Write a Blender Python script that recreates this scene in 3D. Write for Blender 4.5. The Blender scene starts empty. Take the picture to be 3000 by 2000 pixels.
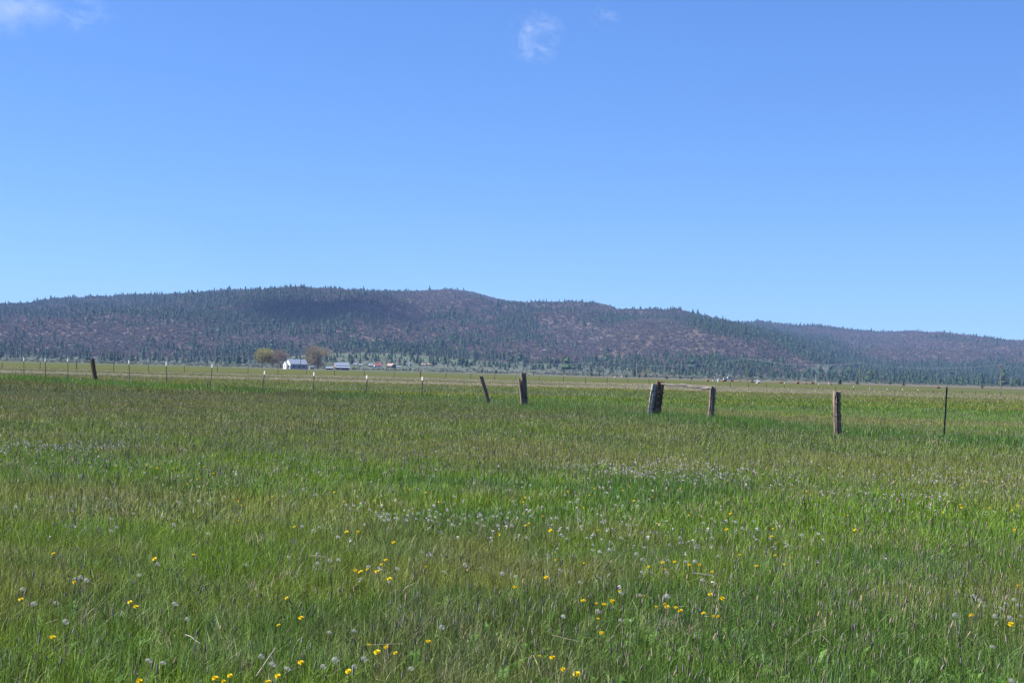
import bpy, math, random
import numpy as np
from math import radians as R, sin, cos, tan, pi

random.seed(7)
rng = np.random.default_rng(11)
SC = bpy.context.scene
COL = SC.collection

# ------------------------------------------------------------------ camera
F = 4470.0                      # focal length in pixels of the 3000 px wide photograph
EYE = 1.55
PITCH = math.atan(90.0 / F)
ROLL = R(1.47)
cam_d = bpy.data.cameras.new('camera')
cam_d.sensor_width = 36.0
cam_d.lens = 36.0 * F / 3000.0
cam_d.clip_start = 0.1
cam_d.clip_end = 40000
cam = bpy.data.objects.new('camera', cam_d)
COL.objects.link(cam)
cam.location = (0, 0, EYE)
from mathutils import Matrix, Vector
_f = Vector((0, cos(PITCH), sin(PITCH)))
_u0 = Vector((0, -sin(PITCH), cos(PITCH)))
_r0 = Vector((1, 0, 0))
CR = _r0 * cos(ROLL) + _u0 * sin(ROLL)
CU = -_r0 * sin(ROLL) + _u0 * cos(ROLL)
CF = _f
cam.matrix_world = Matrix(((CR.x, CU.x, -CF.x, 0), (CR.y, CU.y, -CF.y, 0), (CR.z, CU.z, -CF.z, EYE), (0, 0, 0, 1)))
SC.camera = cam

# ------------------------------------------------------------------ sky and sun
SUN_EL, SUN_AZ = 47.0, -84.0    # azimuth from +Y, clockwise seen from above: the sun stands to the left
world = bpy.data.worlds.new('World')
SC.world = world
world.use_nodes = True
wn, wl = world.node_tree.nodes, world.node_tree.links
bg = wn['Background']
sky = wn.new('ShaderNodeTexSky')
sky.sky_type = 'NISHITA'
sky.sun_disc = False
sky.sun_elevation = R(SUN_EL)
sky.sun_rotation = R(SUN_AZ)
sky.altitude = 1300
sky.air_density = 1.0
sky.dust_density = 0.0
sky.ozone_density = 4.0
hsv = wn.new('ShaderNodeHueSaturation')
hsv.inputs['Saturation'].default_value = 1.12
hsv.inputs['Hue'].default_value = 0.51
tnt = wn.new('ShaderNodeMixRGB'); tnt.blend_type = 'MULTIPLY'; tnt.inputs[0].default_value = 1.0
tnt.inputs[2].default_value = (0.408, 0.610, 0.90, 1)
wl.new(sky.outputs[0], hsv.inputs['Color'])
gam = wn.new('ShaderNodeGamma'); gam.inputs['Gamma'].default_value = 0.72
wl.new(hsv.outputs[0], gam.inputs['Color']); wl.new(gam.outputs[0], tnt.inputs[1]); wl.new(tnt.outputs[0], bg.inputs['Color'])
bg.inputs['Strength'].default_value = 0.12
sun_d = bpy.data.lights.new('sun', 'SUN')
sun_d.energy = 5.0
sun_d.angle = R(0.53)
sun_d.color = (1.0, 0.95, 0.86)
sun = bpy.data.objects.new('sun', sun_d)
COL.objects.link(sun)
_sd = Vector((sin(R(SUN_AZ)) * cos(R(SUN_EL)), cos(R(SUN_AZ)) * cos(R(SUN_EL)), sin(R(SUN_EL))))
sun.rotation_euler = _sd.to_track_quat('Z', 'Y').to_euler()
SC.view_settings.view_transform = 'Standard'
SC.view_settings.look = 'None'
SC.view_settings.exposure = 1.35
SC.view_settings.gamma = 1.0
SC.view_settings.use_curve_mapping = False
SC.render.engine = 'CYCLES'
SC.cycles.max_bounces = 5
SC.cycles.diffuse_bounces = 3
SC.cycles.transmission_bounces = 3
SC.cycles.transparent_max_bounces = 8
SC.cycles.volume_bounces = 0
SC.cycles.use_denoising = True
SC.cycles.denoiser = 'OPENIMAGEDENOISE'
SC.cycles.denoising_input_passes = 'RGB_ALBEDO_NORMAL'
SC.cycles.denoising_prefilter = 'NONE'
SC.cycles.use_adaptive_sampling = False
SC.cycles.sample_clamp_indirect = 4.0

# ------------------------------------------------------------------ projection helpers
def horizon(px):
    return 1090 + (px - 1500) * tan(ROLL)

def ray(px, py):
    d = CF * F + CR * (px - 1500) + CU * (1000 - py)
    return d.normalized()

def on_plane(px, py, z):
    d = ray(px, py)
    t = (z - EYE) / d.z
    return Vector((0, 0, EYE)) + d * t

def at_dist(px, py, Y):
    d = ray(px, py)
    return Vector((0, 0, EYE)) + d * (Y / d.y)

def project(x, y, z):
    z = z - EYE
    a = x * CR.x + y * CR.y + z * CR.z
    b = x * CU.x + y * CU.y + z * CU.z
    c = x * CF.x + y * CF.y + z * CF.z
    return 1500 + F * a / c, 1000 - F * b / c

# ------------------------------------------------------------------ numpy noise
def _hash(ix, iy, seed):
    h = (ix.astype(np.int64) * 374761393 + iy.astype(np.int64) * 668265263 + seed * 1442695041) & 0xFFFFFFFF
    h = ((h ^ (h >> 13)) * 1274126177) & 0xFFFFFFFF
    return ((h ^ (h >> 16)) & 0xFFFF) / 65535.0

def vnoise(x, y, seed=0):
    x = np.asarray(x, float); y = np.asarray(y, float)
    ix, iy = np.floor(x), np.floor(y)
    fx, fy = x - ix, y - iy
    fx = fx * fx * (3 - 2 * fx); fy = fy * fy * (3 - 2 * fy)
    ix = ix.astype(np.int64); iy = iy.astype(np.int64)
    a = _hash(ix, iy, seed); b = _hash(ix + 1, iy, seed)
    c = _hash(ix, iy + 1, seed); d = _hash(ix + 1, iy + 1, seed)
    return (a * (1 - fx) + b * fx) * (1 - fy) + (c * (1 - fx) + d * fx) * fy

def fbm(x, y, seed=0, octv=4):
    s, a, n = 0.0, 1.0, 0.0
    for k in range(octv):
        s = s + a * vnoise(x * 2 ** k + 17.3 * k, y * 2 ** k - 9.1 * k, seed + k)
        n += a; a *= 0.55
    return s / n

def sstep(a, b, x):
    t = np.clip((np.asarray(x, float) - a) / (b - a), 0, 1)
    return t * t * (3 - 2 * t)

# ------------------------------------------------------------------ terrain (heights in metres)
K = 1.2755
sky_a = [(-800, 760), (-300, 722), (0, 706), (60, 706), (120, 699), (200, 693), (280, 687), (360, 683), (440, 679), (500, 674),
         (560, 669), (620, 665), (700, 663), (800, 664), (860, 667), (920, 666), (980, 663), (1030, 660), (1080, 666), (1120, 677),
         (1160, 686), (1220, 692), (1280, 698), (1340, 703), (1400, 708), (1450, 715), (1500, 721), (1560, 726), (1620, 735),
         (1670, 745), (1760, 775), (1900, 830), (2100, 880), (3200, 900)]
SA = np.array([(x * K, y * K) for x, y in sky_a])
SS = np.array([(1400, 1100), (1560, 1062), (1640, 1018), (1700, 980), (1772, 948), (1850, 934), (1950, 932), (2050, 938), (2130, 947),
               (2240, 967), (2360, 1002), (2480, 1042), (2600, 1080), (2750, 1112), (2900, 1135), (4200, 1180)], float)
SB = np.array([(1500, 1060), (1900, 985), (2050, 955), (2168, 950), (2245, 952), (2321, 957), (2398, 961), (2487, 969), (2576, 977), (2678, 984),
               (2780, 990), (2883, 998), (2997, 1009), (3300, 1035), (4200, 1100)], float)
TREELINE = np.array([(-900, 14), (600, 14), (750, 20), (950, 44), (1150, 50), (1300, 42), (1450, 32), (1700, 28), (1900, 22), (2100, 14),
                     (2400, 8), (2600, 3), (2800, 1), (4200, 1)], float)

def _bump(px, r, S, d0, d1, off):
    e = (horizon(px) - np.interp(px, S[:, 0], S[:, 1]) - off) / F
    top = np.maximum(e, -0.002) * d1
    t = (r - d0) / (d1 - d0)
    tc = np.clip(t, 0, 1)
    up = 0.6 * tc + 0.4 * np.sin(tc * pi / 2)
    down = 1 - 0.8 * sstep(1.0, 1.9, t)
    return top * np.where(t > 1, down, up), tc

def height(x, y):
    x = np.asarray(x, float); y = np.maximum(np.asarray(y, float), 1.0)
    r = np.hypot(x, y)
    px = 1500 + F * np.clip(x / y, -0.9, 0.9)
    base = np.interp(px, TREELINE[:, 0], TREELINE[:, 1]) / F * 2550
    base = base * np.clip((r - 1250) / 1300, 0, 1.6) ** 2.2
    base = np.where(r < 1250, -0.6 * np.clip((1250 - r) / 50, 0, 1), base)
    n1 = fbm(x / 520, y / 900, 3, 4) - 0.5
    n2 = fbm(x / 160, y / 260, 8, 3) - 0.5
    a, ta = _bump(px, r, SA, 2450, 5600, 5)
    s, ts = _bump(px, r, SS, 2350, 4100, 5)
    b, tb = _bump(px, r, SB, 3000, 7000, 3)
    a = a + (n1 * 135 + n2 * 34) * np.clip(ta * (1 - ta) * 4, 0, 1) ** 0.8
    s = s + (n1 * 90 + n2 * 26) * np.clip(ts * (1 - ts) * 4, 0, 1) ** 0.8
    b = b + (n1 * 110 + n2 * 28) * np.clip(tb * (1 - tb) * 4, 0, 1) ** 0.8
    h = np.maximum(np.maximum(a, s), b)
    return np.where(r > 2300, np.maximum(base, h), base)

_rs = np.concatenate([np.arange(260, 2600, 6.0), np.arange(2600, 8200, 18.0)])
def hit(px, py):
    d = ray(px, py)
    y = _rs * d.y; x = _rs * d.x; z = EYE + _rs * d.z
    h = np.maximum(height(x, y), 0.0)
    k = np.nonzero(z <= h)[0]
    i = k[0] if len(k) else len(_rs) - 1
    return Vector((x[i], y[i], float(h[i])))

# ------------------------------------------------------------------ object helpers
def mat(name):
    m = bpy.data.materials.new(name); m.use_nodes = True
    return m, m.node_tree.nodes, m.node_tree.links, m.node_tree.nodes['Principled BSDF']

def simple(name, rgb, rough=0.8, metal=0.0, var=0.15, scale=3.0, spec=0.3):
    m, n, l, b = mat(name)
    tc = n.new('ShaderNodeTexCoord'); nz = n.new('ShaderNodeTexNoise')
    nz.inputs['Scale'].default_value = scale; nz.inputs['Detail'].default_value = 5
    l.new(tc.outputs['Object'], nz.inputs['Vector'])
    mx = n.new('ShaderNodeMixRGB')
    mx.inputs[1].default_value = [c * (1 - var) for c in rgb] + [1]
    mx.inputs[2].default_value = [min(1, c * (1 + var)) for c in rgb] + [1]
    l.new(nz.outputs[0], mx.inputs[0]); l.new(mx.outputs[0], b.inputs['Base Color'])
    b.inputs['Roughness'].default_value = rough; b.inputs['Metallic'].default_value = metal
    b.inputs['Specular IOR Level'].default_value = spec
    return m

class MB:
    def __init__(s): s.v, s.f = [], []
    def add(s, vs, fs):
        o = len(s.v); s.v += [tuple(v) for v in vs]; s.f += [tuple(i + o for i in f) for f in fs]
    def box(s, c, size, yaw=0.0):
        cx, cy, cz = c; a, b, h = [q / 2 for q in size]; cs, sn = cos(yaw), sin(yaw)
        vs = []
        for z in (-h, h):
            for x, y in ((-a, -b), (a, -b), (a, b), (-a, b)):
                vs.append((cx + x * cs - y * sn, cy + x * sn + y * cs, cz + z))
        s.add(vs, [(3, 2, 1, 0), (4, 5, 6, 7), (0, 1, 5, 4), (1, 2, 6, 5), (2, 3, 7, 6), (3, 0, 4, 7)])
    def tube(s, pts, rad, n=6, cap=True):
        pts = [Vector(p) for p in pts]
        if not isinstance(rad, (list, tuple)): rad = [rad] * len(pts)
        o = len(s.v)
        for i, p in enumerate(pts):
            t = (pts[min(i + 1, len(pts) - 1)] - pts[max(i - 1, 0)]).normalized()
            ref = Vector((0, 0, 1)) if abs(t.z) < 0.9 else Vector((1, 0, 0))
            a = t.cross(ref).normalized(); b = t.cross(a)
            for k in range(n):
                q = p + (a * cos(2 * pi * k / n) + b * sin(2 * pi * k / n)) * rad[i]
                s.v.append(tuple(q))
        for i in range(len(pts) - 1):
            for k in range(n):
                k2 = (k + 1) % n
                s.f.append((o + i * n + k, o + i * n + k2, o + (i + 1) * n + k2, o + (i + 1) * n + k))
        if cap:
            s.f.append(tuple(o + k for k in range(n))[::-1])
            s.f.append(tuple(o + (len(pts) - 1) * n + k for k in range(n)))
    def prism(s, poly, y0, y1):
        # polygon in x,z extruded along y
        n = len(poly)
        vs = [(x, y0, z) for x, z in poly] + [(x, y1, z) for x, z in poly]
        fs = [tuple(range(n)), tuple(range(2 * n - 1, n - 1, -1))]
        for k in range(n):
            fs.append((k, k + n, (k + 1) % n + n, (k + 1) % n))
        s.add(vs, fs)
    def mesh(s, name, m=None, smooth=False):
        me = bpy.data.meshes.new(name); me.from_pydata(s.v, [], s.f); me.validate()
        if m: me.materials.append(m)
        if smooth: me.polygons.foreach_set('use_smooth', [True] * len(me.polygons))
        return me
    def build(s, name, m, parent=None, smooth=False):
        return link(name, s.mesh(name, m, smooth), parent)

def link(name, data, parent=None, loc=None):
    o = bpy.data.objects.new(name, data); COL.objects.link(o)
    if parent is not None: o.parent = parent
    if loc is not None: o.location = loc
    return o

def tag(o, label=None, cat=None, group=None, kind=None):
    if label: o['label'] = label
    if cat: o['category'] = cat
    if group: o['group'] = group
    if kind: o['kind'] = kind
    return o

def thing(name, loc, label, cat, group=None, yaw=0.0):
    o = bpy.data.objects.new(name, None); COL.objects.link(o)
    o.location = loc; o.rotation_euler = (0, 0, yaw); o.empty_display_size = 0.1
    return tag(o, label, cat, group)

def copy_tree(o, parent=None):
    c = o.copy(); COL.objects.link(c)
    if parent is not None: c.parent = parent
    for ch in [q for q in o.children]:
        copy_tree(ch, c)
    return c

def mesh_np(name, v, f, m=None, tint=None):
    me = bpy.data.meshes.new(name)
    me.from_pydata(v.tolist() if hasattr(v, 'tolist') else v, [], f.tolist() if hasattr(f, 'tolist') else f)
    if m: me.materials.append(m)
    if tint is not None:
        a = me.attributes.new('tint', 'FLOAT_COLOR', 'POINT')
        a.data.foreach_set('color', np.concatenate([tint, np.ones((len(tint), 1))], 1).astype(np.float32).ravel())
    return me

def scatter(name, sources, pos, yaw, tilt, scl, idx, tint, mats=None):
    """One object: points carrying instances of the source meshes (used for uncountable plants only)."""
    coll = bpy.data.collections.new(name + '_source')
    for i, me in enumerate(sources):
        o = bpy.data.objects.new('%s_%02d' % (name, i), me); coll.objects.link(o)
    n = len(pos)
    me = bpy.data.meshes.new(name)
    me.vertices.add(n)
    me.vertices.foreach_set('co', np.asarray(pos, np.float32).ravel())
    def at(nm, typ, field, arr):
        a = me.attributes.new(nm, typ, 'POINT'); a.data.foreach_set(field, np.ascontiguousarray(arr).ravel())
    rot = np.stack([tilt[:, 0], tilt[:, 1], yaw], 1).astype(np.float32)
    at('rot', 'FLOAT_VECTOR', 'vector', rot)
    at('scl', 'FLOAT_VECTOR', 'vector', np.asarray(scl, np.float32))
    at('idx', 'INT', 'value', np.asarray(idx, np.int32))
    at('tint', 'FLOAT_COLOR', 'color', np.concatenate([tint, np.ones((n, 1))], 1).astype(np.float32))
    ng = bpy.data.node_groups.new(name, 'GeometryNodeTree')
    ng.interface.new_socket('Geometry', in_out='INPUT', socket_type='NodeSocketGeometry')
    ng.interface.new_socket('Geometry', in_out='OUTPUT', socket_type='NodeSocketGeometry')
    N, L = ng.nodes, ng.links
    gi = N.new('NodeGroupInput'); go = N.new('NodeGroupOutput')
    ci = N.new('GeometryNodeCollectionInfo')
    ci.inputs['Collection'].default_value = coll
    ci.inputs['Separate Children'].default_value = True
    ci.inputs['Reset Children'].default_value = True
    ip = N.new('GeometryNodeInstanceOnPoints'); ip.inputs['Pick Instance'].default_value = True
    def na(nm, typ):
        q = N.new('GeometryNodeInputNamedAttribute'); q.data_type = typ; q.inputs['Name'].default_value = nm
        return [s for s in q.outputs if s.enabled and s.name == 'Attribute'][0]
    L.new(gi.outputs[0], ip.inputs['Points']); L.new(ci.outputs[0], ip.inputs['Instance'])
    L.new(na('idx', 'INT'), ip.inputs['Instance Index'])
    e2r = N.new('FunctionNodeEulerToRotation')
    L.new(na('rot', 'FLOAT_VECTOR'), e2r.inputs[0]); L.new(e2r.outputs[0], ip.inputs['Rotation'])
    L.new(na('scl', 'FLOAT_VECTOR'), ip.inputs['Scale'])
    L.new(ip.outputs[0], go.inputs[0])
    o = link(name, me)
    md = o.modifiers.new('scatter', 'NODES'); md.node_group = ng
    return tag(o, kind='stuff')

# ------------------------------------------------------------------ meadow colour (albedo as a function of place)
GREEN = np.array([0.125, 0.205, 0.020]); LUSH = np.array([0.074, 0.150, 0.026]); OLIVE = np.array([0.175, 0.200, 0.045])
BROWN = np.array([0.175, 0.160, 0.065]); PURPLE = np.array([0.215, 0.195, 0.145]); YELLOW = np.array([0.190, 0.200, 0.030])
BRIGHT = np.array([0.110, 0.200, 0.028]); GLAUC = np.array([0.115, 0.185, 0.055]); FAR = np.array([0.150, 0.175, 0.045]); DRY = np.array([0.26, 0.24, 0.19])
PINK = np.array([0.40, 0.345, 0.26]); SAGE = np.array([0.092, 0.105, 0.076])
FENCE = np.array([(60, -40), (11.2, 37.0), (5.3, 50.5), (0.5, 66.0), (-6.5, 72), (-38, 114), (-75, 160)], float)

def fence_dist(x, y):
    """signed distance to the fence line: positive beyond it"""
    best = np.full(np.shape(x), 1e9); sg = np.ones(np.shape(x))
    for (ax, ay), (bx, by) in zip(FENCE[:-1], FENCE[1:]):
        dx, dy = bx - ax, by - ay; L2 = dx * dx + dy * dy
        t = np.clip(((x - ax) * dx + (y - ay) * dy) / L2, 0, 1)
        d = np.hypot(x - ax - t * dx, y - ay - t * dy)
        side = np.sign(dx * (y - ay) - dy * (x - ax))
        m = d < best
        best = np.where(m, d, best); sg = np.where(m, -side, sg)
    return best * sg

def mixc(c, t, k):
    return c * (1 - k[..., None]) + t * k[..., None]

def meadow(x, y):
    x = np.asarray(x, float); y = np.asarray(y, float)
    d = np.hypot(x, y)
    w = fbm(x / 18, y / 18, 21, 4); w2 = fbm(x / 3.2, y / 3.2, 33, 4); w3 = fbm(x / 60, y / 60, 44, 4); w4 = fbm(x / 1.1, y / 1.1, 55, 3)
    wb = (fbm(x / 90, y / 40, 61, 4) - 0.5)
    c = np.broadcast_to(GREEN, d.shape + (3,)).copy()
    c = mixc(c, OLIVE, sstep(0.42, 0.66, w2) * 0.85)
    c = mixc(c, GLAUC, sstep(0.52, 0.70, w4) * 0.6)
    c = mixc(c, LUSH, sstep(0.56, 0.72, fbm(x / 2.2, y / 3.0, 71, 3)) * 0.8)
    c = mixc(c, BROWN, sstep(0.52, 0.70, fbm(x / 2.0, y / 2.8, 81, 4)) * 0.42)
    # mid field on our side: duller, brown and purple with seed heads
    k = sstep(20, 36, d) * (0.40 + 0.5 * sstep(0.38, 0.62, w))
    c = mixc(c, BROWN * np.array([1.0, 1.02, 0.85]), k * 0.8)
    c = mixc(c, PURPLE * 0.75, sstep(30, 50, d) * sstep(0.45, 0.65, fbm(x / 9, y / 5, 91, 3)) * 0.3)
    c = c * (1 - 0.20 * sstep(26, 52, d) * (0.4 + 0.9 * fbm(x / 14, y / 9, 95, 3)))[..., None]      # thicker with dark seed heads out there
    # beyond the fence: bands lying across the view
    fd = fence_dist(x, y)
    far = sstep(2.0, 9.0, fd)
    u = d * (1 + 0.55 * wb)
    b = np.broadcast_to(OLIVE, d.shape + (3,)).copy()
    b = mixc(b, BRIGHT, sstep(0.30, 0.5, fbm(x / 30, y / 9, 101, 3)) * (1 - sstep(95, 125, u)) * 0.95)
    b = mixc(b, BROWN * 1.15, sstep(0.5, 0.62, fbm(x / 26, y / 8, 111, 3)) * 0.4)
    b = mixc(b, YELLOW, sstep(0.47, 0.60, fbm(x / 34, y / 7, 121, 3)) * sstep(70, 95, u) * 0.85)
    b = mixc(b, PURPLE, sstep(0.50, 0.60, fbm(x / 40, y / 10, 131, 3)) * sstep(75, 100, u) * 0.45)
    pk = sstep(150, 175, u) * (1 - sstep(225, 262, u)) * sstep(0.36, 0.52, fbm(x / 60, y / 16, 141, 3)) * (1 - 0.6 * sstep(5, 60, x))
    b = mixc(b, PINK, pk * 0.75)
    fk = sstep(240, 290, u)
    fc = mixc(np.broadcast_to(FAR, d.shape + (3,)).copy(), BRIGHT * 1.1, sstep(0.42, 0.58, fbm(x / 120, y / 60, 151, 3)) * 0.8)
    fc = mixc(fc, BROWN * 1.2, sstep(0.48, 0.6, fbm(x / 150, y / 45, 155, 3)) * 0.75)
    fc = mixc(fc, PURPLE * 1.2, sstep(0.5, 0.62, fbm(x / 170, y / 35, 157, 3)) * 0.6)
    fc = mixc(fc, YELLOW, sstep(0.55, 0.65, fbm(x / 90, y / 50, 161, 3)) * 0.6)
    b = mixc(b, fc, fk)
    edge = np.interp(1500 + F * np.clip(x / np.maximum(y, 1), -.9, .9), [0, 300, 700, 900, 1100, 1600, 2200, 2700, 3000], [1900, 1700, 1050, 880, 950, 850, 720, 620, 580])
    b = mixc(b, DRY, sstep(0.94, 1.08, d * (1 + 0.25 * wb) / edge))
    b = mixc(b, SAGE, sstep(1250, 1500, d) * sstep(1.0, 1.15, d / edge))
    c = mixc(c, b, far)
    # lush strip under the fence
    fl = np.exp(-(fd / 2.6) ** 2) * sstep(0.25, 0.5, fbm(x / 5, y / 5, 171, 3))
    c = mixc(c, LUSH * np.array([1.0, 1.05, 1.1]), fl * 0.9)
    fl2 = np.exp(-((fd + 1.0) / 3.0) ** 2) * sstep(-9, -22, x)
    c = mixc(c, BRIGHT, np.clip(fl2, 0, 1) * sstep(0.35, 0.6, fbm(x / 8, y / 8, 181, 3)) * 0.95)
    return c

def darken_jit(c, amt):
    return c * (1 + amt * (rng.random((len(c), 1)) - 0.5) * 2)

# ------------------------------------------------------------------ materials for plants
def plant_mat(name, transl=0.35, rough=0.5, spec=0.35, mode='INSTANCER', rgb=None, lo=0.62, hi=1.45):
    m, n, l, b = mat(name)
    if rgb is None:
        at = n.new('ShaderNodeAttribute'); at.attribute_type = mode; at.attribute_name = 'tint'; colour = at.outputs['Color']
    else:
        q = n.new('ShaderNodeRGB'); q.outputs[0].default_value = list(rgb) + [1]; colour = q.outputs[0]
    oi = n.new('ShaderNodeNewGeometry')
    hs = n.new('ShaderNodeHueSaturation')
    mr = n.new('ShaderNodeMapRange'); mr.inputs[3].default_value = lo; mr.inputs[4].default_value = hi
    mh = n.new('ShaderNodeMapRange'); mh.inputs[3].default_value = 0.475; mh.inputs[4].default_value = 0.52
    l.new(oi.outputs['Random Per Island'], mr.inputs[0]); l.new(oi.outputs['Random Per Island'], mh.inputs[0])
    l.new(mr.outputs[0], hs.inputs['Value']); l.new(mh.outputs[0], hs.inputs['Hue'])
    l.new(colour, hs.inputs['Color'])
    l.new(hs.outputs[0], b.inputs['Base Color'])
    b.inputs['Roughness'].default_value = rough; b.inputs['Specular IOR Level'].default_value = spec
    tr = n.new('ShaderNodeBsdfTranslucent'); l.new(hs.outputs[0], tr.inputs['Color'])
    mx = n.new('ShaderNodeMixShader'); mx.inputs[0].default_value = transl
    l.new(b.outputs[0], mx.inputs[1]); l.new(tr.outputs[0], mx.inputs[2])
    l.new(mx.outputs[0], n['Material Output'].inputs['Surface'])
    return m

M_GRASS = plant_mat('grass_blade', 0.30, 0.5, 0.18, lo=0.40, hi=1.75)
M_SPIKE = plant_mat('seed_spike', 0.15, 0.8, 0.2)
M_FOREST = plant_mat('conifer_needles', 0.12, 0.8, 0.15)
M_SCRUB = plant_mat('bare_brush', 0.15, 0.9, 0.1)
M_SAGE = plant_mat('sagebrush_leaf', 0.2, 0.9, 0.1)

# ------------------------------------------------------------------ ground
def ground_mesh():
    th = np.concatenate([np.linspace(-180, -27, 40)[:-1], np.linspace(-27, 27, 330), np.linspace(27, 180, 40)[1:-1]]) * pi / 180
    rr = np.concatenate([[0.0001], np.geomspace(1.0, 9000, 420)])
    T, Q = np.meshgrid(th, rr)
    X, Y = Q * np.sin(T), Q * np.cos(T)
    Z = -0.0 * X
    nt, nr = len(th), len(rr)
    v = np.stack([X.ravel(), Y.ravel(), Z.ravel()], 1)
    i, j = np.meshgrid(np.arange(nr - 1), np.arange(nt), indexing='ij')
    j2 = (j + 1) % nt
    f = np.stack([i * nt + j, i * nt + j2, (i + 1) * nt + j2, (i + 1) * nt + j], -1).reshape(-1, 4)[:, ::-1]
    col = meadow(v[:, 0], v[:, 1]) * 0.42      # dimmed throughout: the grass's self-shadowing put into the ground colour
    return v, f, col

m, n, l, b = mat('shaded_meadow')
at = n.new('ShaderNodeAttribute'); at.attribute_name = 'tint'
geo = n.new('ShaderNodeNewGeometry')
nz = n.new('ShaderNodeTexNoise'); nz.inputs['Scale'].default_value = 6.0; nz.inputs['Detail'].default_value = 6; nz.inputs['Roughness'].default_value = 0.7
nz2 = n.new('ShaderNodeTexNoise'); nz2.inputs['Scale'].default_value = 0.35; nz2.inputs['Detail'].default_value = 8; nz2.inputs['Roughness'].default_value = 0.75
l.new(geo.outputs['Position'], nz.inputs['Vector']); l.new(geo.outputs['Position'], nz2.inputs['Vector'])
ad = n.new('ShaderNodeMath'); ad.operation = 'ADD'; l.new(nz.outputs[0], ad.inputs[0]); l.new(nz2.outputs[0], ad.inputs[1])
mr = n.new('ShaderNodeMapRange'); mr.inputs[1].default_value = 0.7; mr.inputs[2].default_value = 1.3; mr.inputs[3].default_value = 0.62; mr.inputs[4].default_value = 1.1
l.new(ad.outputs[0], mr.inputs[0])
hs = n.new('ShaderNodeHueSaturation'); l.new(at.outputs['Color'], hs.inputs['Color']); l.new(mr.outputs[0], hs.inputs['Value'])
l.new(hs.outputs[0], b.inputs['Base Color']); b.inputs['Roughness'].default_value = 1.0; b.inputs['Specular IOR Level'].default_value = 0.05
v, f, c = ground_mesh()
ground = link('ground', mesh_np('ground', v, f, m, c)); tag(ground, kind='structure')

# ------------------------------------------------------------------ hills
def hills_mesh():
    th = np.linspace(-27, 27, 420) * pi / 180
    rr = np.concatenate([np.linspace(1200, 2600, 60), np.linspace(2620, 8600, 260)])
    T, Q = np.meshgrid(th, rr)
    X, Y = Q * np.sin(T), Q * np.cos(T)
    Z = height(X, Y)
    nt, nr = len(th), len(rr)
    v = np.stack([X.ravel(), Y.ravel(), Z.ravel()], 1)
    i, j = np.meshgrid(np.arange(nr - 1), np.arange(nt - 1), indexing='ij')
    f = np.stack([i * nt + j, i * nt + j + 1, (i + 1) * nt + j + 1, (i + 1) * nt + j], -1).reshape(-1, 4)[:, ::-1]
    el = (Z - EYE) / Q
    vis = np.maximum.accumulate(el, axis=0)
    return v, f, th, rr, vis

HV, HF, HTH, HRR, HVIS = hills_mesh()

def bump_visible(x, y, ztop):
    t = np.arctan2(x, y); r = np.hypot(x, y)
    ti = np.clip(np.searchsorted(HTH, t), 0, len(HTH) - 1); ri = np.clip(np.searchsorted(HRR, r) - 2, 0, len(HRR) - 1)
    return (ztop - EYE) / r >= HVIS[ri, ti] - 2e-4

def slope_zone(px, py):
    """1 on the open sage slope at the foot, 0 in the woods (photograph zones turned into places)"""
    tl = horizon(px) - np.interp(px, TREELINE[:, 0], TREELINE[:, 1])
    k = sstep(-4, 5, py - tl)
    k2 = np.exp(-((px - 2420) / 130.0) ** 2 - ((py - 1085) / 26.0) ** 2) * 1.1
    return np.clip(np.maximum(k, k2), 0, 1)

def G(px, py, cx, cy, sx, sy):
    return np.exp(-((px - cx) / sx) ** 2 - ((py - cy) / sy) ** 2)

def conifer_density(px, py, x, y):
    d = 0.09 + 0.0 * px
    for cx, cy, sx, sy, a in ((930, 905, 230, 42, 1.1), (760, 930, 190, 40, 0.6), (560, 900, 240, 40, 0.45), (1500, 965, 150, 55, 0.75), (1380, 1000, 130, 45, 0.4),
                              (300, 1032, 420, 14, 0.75), (150, 905, 260, 25, 0.35), (2800, 1100, 330, 24, 1.1), (1760, 948, 60, 14, 0.9), (1750, 1075, 300, 22, 0.3),
                              (1180, 1025, 260, 26, 0.6), (1330, 940, 120, 30, 0.25), (2080, 945, 90, 14, 0.7), (2200, 975, 90, 20, 0.8), (2340, 1015, 90, 20, 0.8), (2450, 1052, 90, 18, 0.7), (2150, 1080, 160, 25, 0.25)):
        d = d + 1.6 * a * G(px, py, cx, cy, sx, sy)
    for cx, cy, sx, sy, a in ((1260, 905, 170, 35, 0.5), (1950, 1005, 170, 40, 0.3), (2700, 1040, 330, 28, 0.16), (300, 975, 300, 26, 0.12), (900, 1000, 250, 14, 0.25), (1600, 905, 220, 22, 0.1), (1230, 860, 120, 14, 0.1)):
        d = d - a * G(px, py, cx, cy, sx, sy)
    nn = fbm(x / 330, y / 500, 201, 4)
    n2_ = fbm(x / 90, y / 140, 205, 3)
    return np.clip(d, 0.012, 1.4) * (0.12 + 1.5 * sstep(0.38, 0.62, nn)) * (0.35 + 1.3 * sstep(0.36, 0.62, n2_))

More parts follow.
